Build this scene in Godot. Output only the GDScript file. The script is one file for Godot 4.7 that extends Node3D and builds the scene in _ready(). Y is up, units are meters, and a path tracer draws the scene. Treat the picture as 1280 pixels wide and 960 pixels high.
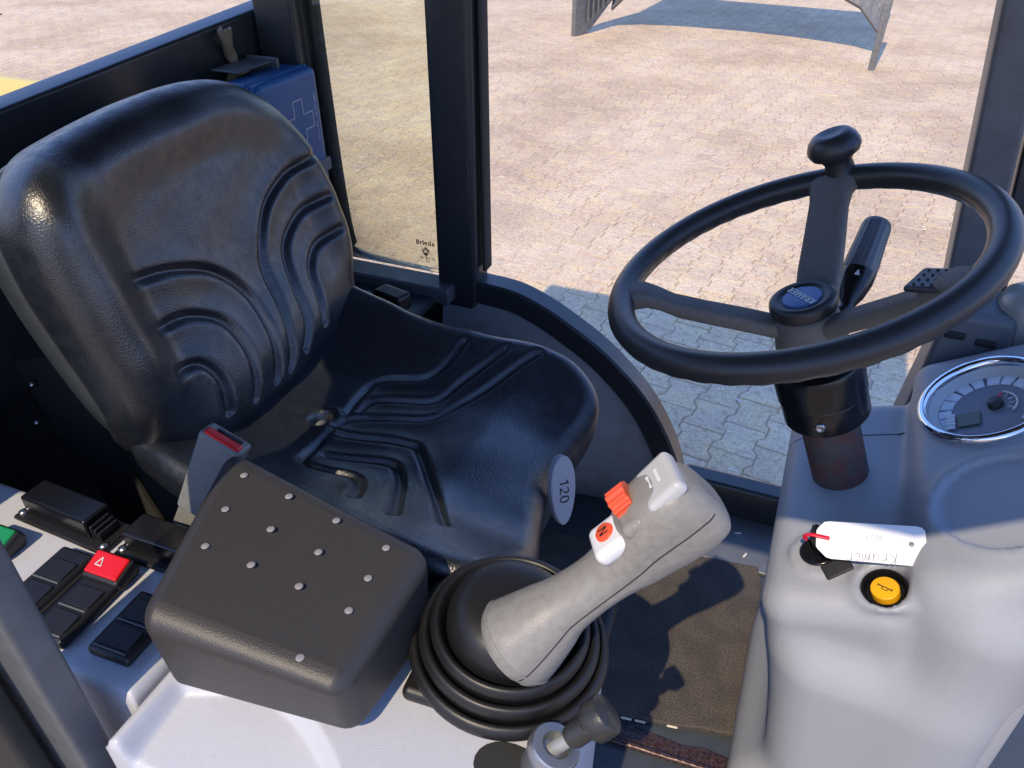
extends Node3D

# ---------------------------------------------------------------- mesh kit
class Geo:
	var v := PackedVector3Array()
	var f := PackedInt32Array()

	func quad(a: int, b: int, c: int, d: int) -> void:
		f.append_array(PackedInt32Array([a, b, c, a, c, d]))

	# rows of equal length joined into a skin; closed = each row is a ring
	func skin(rows: Array, closed: bool, cap0 := false, cap1 := false) -> void:
		var b := v.size()
		var n: int = rows[0].size()
		for r in rows:
			v.append_array(r)
		for i in rows.size() - 1:
			for j in (n if closed else n - 1):
				var k := (j + 1) % n
				quad(b + i * n + j, b + i * n + k, b + (i + 1) * n + k, b + (i + 1) * n + j)
		if cap0:
			fan(rows[0], true)
		if cap1:
			fan(rows[-1], false)

	func fan(ring: PackedVector3Array, back: bool) -> void:
		var b := v.size()
		var c := Vector3.ZERO
		for p in ring:
			c += p
		v.append(c / ring.size())
		v.append_array(ring)
		var n := ring.size()
		for j in n:
			var k := (j + 1) % n
			if back:
				f.append_array(PackedInt32Array([b, b + 1 + k, b + 1 + j]))
			else:
				f.append_array(PackedInt32Array([b, b + 1 + j, b + 1 + k]))

	# box with rounded edges, size whole, centred in xf
	func box(size: Vector3, r: float, xf: Transform3D, s := 2, warp = null) -> void:
		var h := size * 0.5
		r = minf(r, minf(h.x, minf(h.y, h.z)) * 0.999)
		var rows := []
		for half in 2:
			for i in s + 1:
				var la := (-PI / 2 + PI / 2 * i / s) if half == 0 else (PI / 2 * i / s)
				var sy := -1.0 if half == 0 else 1.0
				var ring := PackedVector3Array()
				for q in 4:
					var sg: Vector2 = [Vector2(1, 1), Vector2(-1, 1), Vector2(-1, -1), Vector2(1, -1)][q]
					for k in s + 1:
						var lo := q * PI / 2 + PI / 2 * k / s
						var p := Vector3(sg.x * (h.x - r) + r * cos(la) * cos(lo), sy * (h.y - r) + r * sin(la), sg.y * (h.z - r) + r * cos(la) * sin(lo))
						if warp != null:
							p = warp.call(p, h)
						ring.append(xf * p)
				rows.append(ring)
		skin(rows, true, true, true)

	# eight corners: the box is warped into them; order: (x-,x+)(y-,y+)(z-,z+) index x + 2y + 4z
	func hexa(c: Array, r: float, s := 3, sub := false) -> void:
		var size := Vector3(((c[1] - c[0]).length() + (c[7] - c[6]).length()) / 2, ((c[2] - c[0]).length() + (c[7] - c[5]).length()) / 2, ((c[4] - c[0]).length() + (c[7] - c[3]).length()) / 2)
		box(size, r, Transform3D(), s, func(p: Vector3, h: Vector3) -> Vector3:
			var t := (p / h + Vector3.ONE) * 0.5
			var a: Vector3 = c[0].lerp(c[1], t.x).lerp(c[2].lerp(c[3], t.x), t.y)
			var b: Vector3 = c[4].lerp(c[5], t.x).lerp(c[6].lerp(c[7], t.x), t.y)
			return a.lerp(b, t.z))

	func tube(path: PackedVector3Array, radii: Array, n := 16, caps := true, flat := 1.0) -> void:
		var rows := []
		var up := Vector3.ZERO
		for i in path.size():
			var t := (path[mini(i + 1, path.size() - 1)] - path[maxi(i - 1, 0)]).normalized()
			if up == Vector3.ZERO:
				up = t.cross(Vector3.UP if absf(t.y) < 0.9 else Vector3.RIGHT).normalized()
			up = (up - t * up.dot(t)).normalized()
			var w := t.cross(up)
			var r: float = radii[i] if radii.size() > 1 else radii[0]
			var ring := PackedVector3Array()
			for k in n:
				var a := TAU * k / n
				ring.append(path[i] + up * cos(a) * r + w * sin(a) * r * flat)
			rows.append(ring)
		skin(rows, true, caps, caps)

	# profile of (radius, height) turned about the y axis of xf
	func lathe(prof: Array, xf: Transform3D, n := 40, wobble := 0.0, open := false) -> void:
		var rows := []
		for p in prof:
			var ring := PackedVector3Array()
			for k in n:
				var a := TAU * k / n
				var r: float = p.x * (1.0 + wobble * sin(a * 3.0 + p.y * 90.0))
				ring.append(xf * Vector3(r * cos(a), p.y, -r * sin(a)))
			rows.append(ring)
		skin(rows, true, prof[0].x > 1e-5 and not open, prof[-1].x > 1e-5 and not open)

	# outline in the xz plane of xf, extruded along y from y0 to y1 with a small bevel
	func prism(poly: PackedVector2Array, y0: float, y1: float, xf: Transform3D, bev := 0.0) -> void:
		if Geometry2D.is_polygon_clockwise(poly):
			poly = poly.duplicate()
			poly.reverse()
		var n := poly.size()
		var inner := PackedVector2Array()
		for i in n:
			var a := (poly[i] - poly[(i + n - 1) % n]).normalized()
			var b := (poly[(i + 1) % n] - poly[i]).normalized()
			var m := (a + b).normalized()
			inner.append(poly[i] + m.orthogonal() * (-1.0) * bev / maxf(0.4, m.dot(a)) if true else poly[i])
		var lift := func(q: PackedVector2Array, y: float) -> PackedVector3Array:
			var o := PackedVector3Array()
			for p in q:
				o.append(xf * Vector3(p.x, y, p.y))
			return o
		var rows := [lift.call(poly, y0), lift.call(poly, y1 - bev), lift.call(inner, y1)] if bev > 0 else [lift.call(poly, y0), lift.call(poly, y1)]
		for i in rows.size() - 1:
			for j in n:
				var k := (j + 1) % n
				var b := v.size()
				v.append_array(PackedVector3Array([rows[i][j], rows[i][k], rows[i + 1][k], rows[i + 1][j]]))
				quad(b, b + 3, b + 2, b + 1)
		var tri := Geometry2D.triangulate_polygon(inner if bev > 0 else poly)
		for e in [[rows[-1], true], [rows[0], false]]:
			var b := v.size()
			v.append_array(e[0])
			for i in range(0, tri.size(), 3):
				f.append_array(PackedInt32Array([b + tri[i], b + tri[i + 2], b + tri[i + 1]] if e[1] else [b + tri[i], b + tri[i + 1], b + tri[i + 2]]))

	# sphere-like blob with radii
	func ball(c: Vector3, r: Vector3, n := 16) -> void:
		var prof := []
		for i in n / 2 + 1:
			var a := -PI / 2 + PI * i / (n / 2)
			prof.append(Vector2(maxf(cos(a), 1e-4), sin(a)))
		lathe(prof, Transform3D(Basis.from_scale(r), c), n)

	# surface nets of a signed distance
	func nets(lo: Vector3, hi: Vector3, cell: float, sdf: Callable) -> void:
		var q := cell * 4.0
		var nb := Vector3i(((hi - lo) / q).ceil())
		var val := {}
		var cells := {}
		var S := 4096
		var order := []
		for bx in nb.x:
			for by in nb.y:
				for bz in nb.z:
					if absf(sdf.call(lo + (Vector3(bx, by, bz) + Vector3.ONE * 0.5) * q)) > q * 1.15:
						continue
					for x in range(bx * 4, bx * 4 + 5):
						for y in range(by * 4, by * 4 + 5):
							for z in range(bz * 4, bz * 4 + 5):
								var k := (x * S + y) * S + z
								if not val.has(k):
									val[k] = sdf.call(lo + Vector3(x, y, z) * cell)
					for x in range(bx * 4, bx * 4 + 4):
						for y in range(by * 4, by * 4 + 4):
							for z in range(bz * 4, bz * 4 + 4):
								var k := (x * S + y) * S + z
								var d := [val[k], val[k + S * S], val[k + S], val[k + S * S + S], val[k + 1], val[k + S * S + 1], val[k + S + 1], val[k + S * S + S + 1]]
								var neg := 0
								for e in d:
									if e < 0.0:
										neg += 1
								if neg == 0 or neg == 8:
									continue
								var sum := Vector3.ZERO
								var cnt := 0
								for a in 8:
									for ax in [1, 2, 4]:
										if a & ax:
											continue
										var b: int = a | ax
										if (d[a] < 0.0) != (d[b] < 0.0):
											var t: float = d[a] / (d[a] - d[b])
											var pa := Vector3(a & 1, (a >> 1) & 1, (a >> 2) & 1)
											var pb := Vector3(b & 1, (b >> 1) & 1, (b >> 2) & 1)
											sum += pa.lerp(pb, t)
											cnt += 1
								cells[k] = v.size()
								order.append(k)
								v.append(lo + (Vector3(x, y, z) + sum / cnt) * cell)
		for k in order:
			var a0: bool = val[k] < 0.0
			for e in [[S * S, S, 1], [S, 1, S * S], [1, S * S, S]]:
				if not val.has(k + e[0]):
					continue
				var a1: bool = val[k + e[0]] < 0.0
				if a0 == a1:
					continue
				var k1: int = k - e[1]
				var k2: int = k - e[1] - e[2]
				var k3: int = k - e[2]
				if cells.has(k1) and cells.has(k2) and cells.has(k3):
					if a0:
						quad(cells[k], cells[k1], cells[k2], cells[k3])
					else:
						quad(cells[k], cells[k3], cells[k2], cells[k1])

	func mesh(crease := 0.0) -> ArrayMesh:
		var fc := f.size() / 3
		var fn := PackedVector3Array()
		fn.resize(fc)
		for i in fc:
			fn[i] = (v[f[3 * i + 1]] - v[f[3 * i]]).cross(v[f[3 * i + 2]] - v[f[3 * i]])
		var arr := []
		arr.resize(Mesh.ARRAY_MAX)
		if crease <= 0.0:
			var nn := PackedVector3Array()
			nn.resize(v.size())
			for i in fc:
				for k in 3:
					nn[f[3 * i + k]] += fn[i]
			for i in nn.size():
				nn[i] = nn[i].normalized()
			var idx := PackedInt32Array()
			idx.resize(f.size())
			for i in fc:
				idx[3 * i] = f[3 * i]
				idx[3 * i + 1] = f[3 * i + 2]
				idx[3 * i + 2] = f[3 * i + 1]
			arr[Mesh.ARRAY_VERTEX] = v
			arr[Mesh.ARRAY_NORMAL] = nn
			arr[Mesh.ARRAY_INDEX] = idx
		else:
			var lim := cos(deg_to_rad(crease))
			var byp := {}
			var ids := PackedInt32Array()
			ids.resize(v.size())
			for i in v.size():
				var key := Vector3i((v[i] * 20000.0).round())
				if not byp.has(key):
					byp[key] = byp.size()
				ids[i] = byp[key]
			var adj := []
			adj.resize(byp.size())
			for i in fc:
				for k in 3:
					var id := ids[f[3 * i + k]]
					if adj[id] == null:
						adj[id] = PackedInt32Array()
					adj[id].append(i)
			var un := PackedVector3Array()
			for n in fn:
				un.append(n.normalized())
			var ov := PackedVector3Array()
			var on := PackedVector3Array()
			for i in fc:
				for k in [0, 2, 1]:
					var vi := f[3 * i + k]
					var s := Vector3.ZERO
					for j in adj[ids[vi]]:
						if un[i].dot(un[j]) > lim:
							s += fn[j]
					ov.append(v[vi])
					on.append(s.normalized())
			arr[Mesh.ARRAY_VERTEX] = ov
			arr[Mesh.ARRAY_NORMAL] = on
		var m := ArrayMesh.new()
		m.add_surface_from_arrays(Mesh.PRIMITIVE_TRIANGLES, arr)
		return m

# ---------------------------------------------------------------- scene kit
var M := {}
var rng := RandomNumberGenerator.new()

func V(x: float, y: float, z: float) -> Vector3:
	return Vector3(x, y, z)

func at(p: Vector3) -> Transform3D:
	return Transform3D(Basis(), p)

# y along n, x as near to hint as can be
func frame(o: Vector3, n: Vector3, hint := Vector3.RIGHT) -> Transform3D:
	var y := n.normalized()
	var x := (hint - y * hint.dot(y)).normalized()
	return Transform3D(Basis(x, y, x.cross(y)), o)

func thing(called: String, label: String, category: String, base: Vector3, group := "") -> Node3D:
	var o := Node3D.new()
	o.name = called
	o.position = base
	add_child(o, true)
	tag(o, label, category, group)
	return o

func tag(o: Node, label: String, category := "", group := "", kind := "") -> void:
	if label:
		o.set_meta("label", label)
	if category:
		o.set_meta("category", category)
	if group:
		o.set_meta("group", group)
	if kind:
		o.set_meta("kind", kind)

# a mesh in world coordinates as part of a thing (or of a part of it)
func part(root: Node3D, called: String, g, mat: Material, crease := 0.0) -> MeshInstance3D:
	var o := MeshInstance3D.new()
	o.name = called
	o.mesh = g.mesh(crease) if g is Geo else g
	o.material_override = mat
	root.add_child(o, true)
	if root.get_parent() == self:
		o.position = -root.position
	return o

func lettering(root: Node3D, called: String, text: String, height: float, xf: Transform3D, mat: Material, font := "Droid Sans", bold := false) -> MeshInstance3D:
	var t := TextMesh.new()
	var fnt := SystemFont.new()
	fnt.font_names = PackedStringArray([font])
	if bold:
		fnt.font_weight = 700
	t.font = fnt
	t.text = text
	t.font_size = 48
	t.pixel_size = height / 34.0
	t.depth = 0.0004
	t.curve_step = 1.0
	var o := MeshInstance3D.new()
	o.name = called
	o.mesh = t
	o.material_override = mat
	root.add_child(o, true)
	o.transform = xf
	if root.get_parent() == self:
		o.position -= root.position
	return o

func lin(r: float, g: float, b: float, a := 1.0) -> Color:
	var c := Color(r, g, b).linear_to_srgb()
	c.a = a
	return c

func noise_tex(freq: float, kind: int, octaves: int, normal := false, strength := 4.0, ramp: Array = [], seed_ := 1, size := 512) -> NoiseTexture2D:
	var n := FastNoiseLite.new()
	n.noise_type = kind
	n.frequency = freq
	n.seed = seed_
	n.fractal_octaves = octaves
	n.fractal_type = FastNoiseLite.FRACTAL_FBM if octaves > 1 else FastNoiseLite.FRACTAL_NONE
	if kind == FastNoiseLite.TYPE_CELLULAR:
		n.cellular_return_type = FastNoiseLite.RETURN_DISTANCE2_SUB
	var t := NoiseTexture2D.new()
	t.width = size
	t.height = size
	t.seamless = true
	t.noise = n
	if normal:
		t.as_normal_map = true
		t.bump_strength = strength
	elif ramp.size():
		var gr := Gradient.new()
		gr.offsets = PackedFloat32Array(ramp[0])
		gr.colors = PackedColorArray(ramp[1])
		t.color_ramp = gr
	return t

func mat(called: String, c: Color, rough: float, o := {}) -> StandardMaterial3D:
	var m := StandardMaterial3D.new()
	m.resource_name = called
	m.albedo_color = c
	m.roughness = rough
	m.metallic = o.get("metal", 0.0)
	m.metallic_specular = o.get("spec", 0.5)
	var s: float = o.get("scale", 8.0)
	m.uv1_triplanar = true
	m.uv1_world_triplanar = o.get("world", false)
	m.uv1_scale = Vector3.ONE * s
	m.uv1_triplanar_sharpness = 4.0
	if o.has("tex"):
		m.albedo_texture = o.tex
	if o.has("nrm"):
		m.normal_enabled = true
		m.normal_texture = o.nrm
		m.normal_scale = o.get("nscale", 1.0)
	if o.has("rtex"):
		m.roughness_texture = o.rtex
		m.roughness_texture_channel = BaseMaterial3D.TEXTURE_CHANNEL_RED
	if o.has("detail"):
		m.detail_enabled = true
		m.detail_albedo = o.detail
		m.detail_blend_mode = BaseMaterial3D.BLEND_MODE_MUL
		m.detail_uv_layer = BaseMaterial3D.DETAIL_UV_2
		m.uv2_triplanar = true
		m.uv2_world_triplanar = o.get("world", false)
		m.uv2_scale = Vector3.ONE * o.get("dscale", 1.0)
	if o.has("coat"):
		m.clearcoat_enabled = true
		m.clearcoat = o.coat
		m.clearcoat_roughness = o.get("coat_rough", 0.1)
	M[called] = m
	return m

func two(a: Color, b: Color, lo := 0.3, hi := 0.7) -> Array:
	return [[0.0, lo, hi, 1.0], [a, a, b, b]]

func materials() -> void:
	var W := Color.WHITE
	var SX := FastNoiseLite.TYPE_SIMPLEX_SMOOTH
	var CE := FastNoiseLite.TYPE_CELLULAR
	var grain := noise_tex(0.09, SX, 2, true, 3.0, [], 3)
	var pebble := noise_tex(0.06, CE, 2, true, 5.0, [], 5)
	var soft := noise_tex(0.012, SX, 4, true, 5.0, [], 9)
	var wear := noise_tex(0.02, SX, 6, false, 0, [[0.0, 0.5, 1.0], [lin(0.95, 0.945, 0.935), lin(0.98, 0.98, 0.975), W]], 11)
	var speck := noise_tex(0.16, SX, 2, false, 0, two(lin(0.42, 0.38, 0.34), W, 0.3, 0.75), 12)
	var rough_var := noise_tex(0.010, SX, 5, false, 0, [[0.0, 1.0], [Color(0.62, 0.62, 0.62), Color(1, 1, 1)]], 14)
	var dusty := noise_tex(0.02, SX, 5, false, 0, [[0.0, 0.35, 0.65, 1.0], [lin(0.78, 0.76, 0.73), lin(0.88, 0.87, 0.86), lin(0.95, 0.95, 0.95), W]], 17)
	mat("leather", lin(0.010, 0.013, 0.019), 0.46, {"nrm": pebble, "nscale": 0.32, "scale": 9.0, "rtex": rough_var, "spec": 0.72})
	mat("leather_lit", lin(0.035, 0.036, 0.036), 0.55, {"nrm": soft, "nscale": 0.35, "scale": 7.0, "rtex": rough_var})
	mat("rubber", lin(0.012, 0.012, 0.013), 0.42, {"nrm": soft, "nscale": 0.12, "scale": 6.0, "tex": dusty})
	mat("rim_plastic", lin(0.028, 0.028, 0.028), 0.36, {"nrm": grain, "nscale": 0.30, "scale": 14.0})
	mat("spoke_plastic", lin(0.155, 0.146, 0.130), 0.62, {"nrm": grain, "nscale": 0.5, "scale": 12.0, "tex": dusty})
	mat("pad_foam", lin(0.036, 0.034, 0.034), 0.48, {"nrm": grain, "nscale": 0.32, "scale": 11.0, "tex": wear})
	mat("stud", lin(0.26, 0.25, 0.25), 0.5)
	mat("cab_paint", lin(0.036, 0.041, 0.046), 0.30, {"nrm": soft, "nscale": 0.10, "scale": 4.0, "tex": dusty})
	mat("cab_shell", lin(0.034, 0.042, 0.050), 0.42, {"nrm": soft, "nscale": 0.15, "scale": 3.0, "tex": dusty})
	mat("panel_paint", lin(0.12, 0.13, 0.14), 0.38, {"nrm": soft, "nscale": 0.2, "scale": 2.5, "tex": dusty})
	mat("arch_lit_paint", lin(0.22, 0.235, 0.25), 0.42, {"nrm": soft, "nscale": 0.2, "scale": 2.5, "tex": dusty})  # panel paint lightened to put light on the arch panel into its colour
	mat("dash_grey", lin(0.315, 0.33, 0.355), 0.48, {"nrm": grain, "nscale": 0.22, "scale": 14.0, "tex": wear})
	mat("console_white", lin(0.50, 0.515, 0.56), 0.45, {"nrm": grain, "nscale": 0.25, "scale": 12.0, "tex": wear})
	mat("grip_grey", lin(0.25, 0.243, 0.225), 0.44, {"nrm": grain, "nscale": 0.22, "scale": 10.0, "tex": dusty})
	mat("grip_panel", lin(0.45, 0.46, 0.46), 0.40)
	mat("orange", lin(0.75, 0.09, 0.03), 0.40)
	mat("red_cap", lin(0.65, 0.008, 0.012), 0.30)
	mat("green_cap", lin(0.01, 0.22, 0.07), 0.30)
	mat("yellow_button", lin(0.85, 0.42, 0.01), 0.35)
	mat("switch_black", lin(0.012, 0.012, 0.014), 0.42, {"nrm": grain, "nscale": 0.25, "scale": 18.0})
	mat("gloss_black", lin(0.008, 0.008, 0.009), 0.22)
	mat("seam", lin(0.02, 0.02, 0.02), 0.8)
	mat("mat_rubber", lin(0.120, 0.106, 0.094), 0.85, {"nrm": grain, "nscale": 0.5, "scale": 4.0, "tex": speck, "detail": noise_tex(0.012, SX, 5, false, 0, [[0.0, 0.4, 0.6, 1.0], [lin(0.68, 0.67, 0.68), lin(0.78, 0.76, 0.75), lin(0.93, 0.9, 0.86), W]], 51), "dscale": 3.0})
	mat("floor_steel", lin(0.050, 0.060, 0.070), 0.45, {"nrm": soft, "nscale": 0.4, "scale": 3.0, "tex": dusty})
	mat("sill_paint", lin(0.10, 0.11, 0.105), 0.45, {"nrm": soft, "nscale": 0.25, "scale": 3.0, "tex": dusty})
	mat("rust_edge", lin(0.09, 0.05, 0.042), 0.35, {"nrm": soft, "nscale": 0.8, "scale": 9.0, "tex": noise_tex(0.03, SX, 4, false, 0, two(lin(0.5, 0.45, 0.45), W, 0.35, 0.65), 21), "metal": 0.4})
	mat("rusty_tube", W, 0.55, {"nrm": soft, "nscale": 0.7, "scale": 5.0, "tex": noise_tex(0.009, SX, 6, false, 0, [[0.0, 0.40, 0.50, 0.62, 1.0], [lin(0.060, 0.055, 0.050), lin(0.085, 0.070, 0.060), lin(0.10, 0.062, 0.050), lin(0.13, 0.050, 0.040), lin(0.075, 0.050, 0.045)]], 23)})
	mat("steel", lin(0.42, 0.43, 0.45), 0.38, {"metal": 0.9, "nrm": soft, "nscale": 0.3, "scale": 8.0, "tex": wear})
	mat("chrome", lin(0.75, 0.76, 0.78), 0.06, {"metal": 1.0})
	mat("bolt", lin(0.45, 0.45, 0.46), 0.3, {"metal": 1.0})
	mat("bucket_steel", lin(0.19, 0.19, 0.185), 0.5, {"metal": 0.35, "nrm": soft, "nscale": 0.8, "scale": 1.5, "tex": dusty})
	mat("dial", lin(0.20, 0.205, 0.25), 0.5)
	mat("dial_ring", lin(0.50, 0.51, 0.50), 0.4)
	mat("dial_cell", lin(0.70, 0.73, 0.80), 0.5)
	mat("lcd", lin(0.075, 0.085, 0.05), 0.25)
	mat("white_print", lin(0.66, 0.67, 0.68), 0.5)
	mat("black_print", lin(0.01, 0.01, 0.01), 0.6)
	mat("pencil", lin(0.30, 0.31, 0.33), 0.7)
	mat("tag_white", lin(0.82, 0.82, 0.80), 0.45)
	mat("tag_grey", lin(0.38, 0.38, 0.42), 0.5)
	mat("red_loop", lin(0.62, 0.01, 0.04), 0.4)
	mat("cap_blue", lin(0.06, 0.13, 0.32), 0.25)
	mat("stalk_grey", lin(0.10, 0.108, 0.118), 0.42)
	mat("box_blue", lin(0.014, 0.10, 0.31), 0.35, {"nrm": grain, "nscale": 0.15, "scale": 12.0})
	mat("strap_grey", lin(0.16, 0.17, 0.18), 0.7)
	mat("hood_yellow", lin(0.80, 0.55, 0.015), 0.35)
	mat("buckle_grey", lin(0.20, 0.21, 0.21), 0.50, {"nrm": soft, "nscale": 0.3, "scale": 12.0, "tex": dusty})
	mat("rope", lin(0.34, 0.27, 0.18), 0.9, {"nrm": soft, "nscale": 2.0, "scale": 14.0, "tex": speck})
	mat("rope_tip", lin(0.36, 0.32, 0.26), 0.9)
	mat("wire_brown", lin(0.06, 0.03, 0.025), 0.7)
	mat("straw", lin(0.62, 0.55, 0.42), 0.8)
	mat("chalk", lin(0.66, 0.63, 0.58), 0.9)
	mat("silver_tube", lin(0.30, 0.31, 0.29), 0.35, {"metal": 0.2})
	var gl := StandardMaterial3D.new()
	gl.resource_name = "tinted_glass"
	gl.refraction_enabled = true
	gl.refraction_scale = 0.05
	gl.albedo_color = Color(0.965, 0.98, 0.90, 0.0)
	gl.roughness = 0.0
	M["glass"] = gl
	var lens := StandardMaterial3D.new()
	lens.resource_name = "lens"
	lens.transparency = BaseMaterial3D.TRANSPARENCY_ALPHA
	lens.albedo_color = Color(1, 1, 1, 0.03)
	lens.roughness = 0.02
	M["lens"] = lens
	# the yard: dusty concrete, pale scuffs, sandy and pinkish patches
	var N := 1024
	var a := FastNoiseLite.new()
	a.frequency = 0.012
	a.fractal_octaves = 5
	a.seed = 31
	var fine := FastNoiseLite.new()
	fine.frequency = 0.16
	fine.fractal_octaves = 3
	fine.seed = 33
	var st := FastNoiseLite.new()
	st.frequency = 0.05
	st.fractal_octaves = 3
	st.seed = 37
	var pa := a.get_seamless_image(N, N).get_data()
	var pf := fine.get_seamless_image(N, N).get_data()
	var ps := st.get_seamless_image(N, N).get_data()
	var out := PackedByteArray()
	out.resize(N * N * 3)
	for i in N * N:
		var l := pa[i] / 255.0
		var s := ps[i] / 255.0
		var g := (pf[i] / 255.0 - 0.5)
		var c := Vector3(0.80, 0.737, 0.66).lerp(Vector3(0.815, 0.75, 0.65), smoothstep(0.55, 0.75, l)).lerp(Vector3(0.78, 0.712, 0.652), smoothstep(0.5, 0.25, l))
		c *= 1.08 + g * 0.30 + (s - 0.5) * 0.12
		if s > 0.66 and g > 0.02:
			c = c.lerp(Vector3(0.90, 0.86, 0.80), smoothstep(0.66, 0.76, s) * 0.6)
		if s < 0.27:
			c = c.lerp(Vector3(0.55, 0.47, 0.40), smoothstep(0.27, 0.18, s) * 0.22)
		out[i * 3] = int(clampf(c.x, 0, 1) * 255)
		out[i * 3 + 1] = int(clampf(c.y, 0, 1) * 255)
		out[i * 3 + 2] = int(clampf(c.z, 0, 1) * 255)
	for k in 260:   # short pale scrape marks and dark bits
		var x := rng.randf() * N
		var y := rng.randf() * N
		var ang := rng.randf_range(-0.5, 0.5) + (PI / 2 if rng.randf() < 0.3 else 0.0)
		var ln := int(rng.randf_range(4, 34))
		var pale := rng.randf() < 0.8
		var wd := rng.randi_range(1, 2)
		for t in ln:
			for w in wd:
				var px := posmod(int(x + cos(ang) * t), N)
				var py := posmod(int(y + sin(ang) * t + w), N)
				if rng.randf() < 0.35:
					continue
				var i := (py * N + px) * 3
				var to: Array = [226, 218, 205] if pale else [120, 100, 84]
				for q in 3:
					out[i + q] = int(lerpf(out[i + q], to[q], 0.6))
	var yard := ImageTexture.create_from_image(Image.create_from_data(N, N, false, Image.FORMAT_RGB8, out))
	var broad := noise_tex(0.01, SX, 4, false, 0, [[0.0, 0.35, 0.55, 0.75, 1.0], [lin(0.78, 0.74, 0.70), lin(0.88, 0.85, 0.82), lin(0.97, 0.95, 0.92), W, W]], 41)
	mat("paver", lin(0.86, 0.795, 0.665), 0.9, {"world": true, "tex": yard, "scale": 0.42, "nrm": noise_tex(0.14, SX, 3, true, 6.0, [], 43), "nscale": 0.22, "detail": broad, "dscale": 0.11})
	M.paver.vertex_color_use_as_albedo = true
	mat("dust", lin(0.84, 0.775, 0.655), 0.95, {"world": true, "tex": yard, "scale": 0.5, "nrm": noise_tex(0.14, SX, 3, true, 6.0, [], 44), "nscale": 0.3, "detail": broad, "dscale": 0.13})
	mat("sand_bed", lin(0.50, 0.46, 0.39), 0.95, {"world": true, "tex": yard, "scale": 0.42, "detail": broad, "dscale": 0.11})

# ---------------------------------------------------------------- the yard
const COURSE := 0.138
const PIECE := 0.172

func paver_geo() -> Geo:
	var L := PIECE / 2 - 0.0020
	var e := 0.010
	var p := COURSE / 2 - 0.0020
	var poly := PackedVector2Array([V2(-L, -p - e), V2(-L * 0.62, -p - e), V2(-L * 0.38, -p + e), V2(L * 0.38, -p + e), V2(L * 0.62, -p - e), V2(L, -p - e), V2(L, p + e), V2(L * 0.62, p + e), V2(L * 0.38, p - e), V2(-L * 0.38, p - e), V2(-L * 0.62, p + e), V2(-L, p + e)])
	var g := Geo.new()
	g.prism(poly, -0.03, 0.0, Transform3D(), 0.003)
	return g

func V2(x: float, y: float) -> Vector2:
	return Vector2(x, y)

func coloured(m: ArrayMesh, c: Color) -> ArrayMesh:
	var arr := m.surface_get_arrays(0)
	var cols := PackedColorArray()
	cols.resize(arr[Mesh.ARRAY_VERTEX].size())
	cols.fill(c)
	arr[Mesh.ARRAY_COLOR] = cols
	var o := ArrayMesh.new()
	o.add_surface_from_arrays(Mesh.PRIMITIVE_TRIANGLES, arr)
	return o

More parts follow.
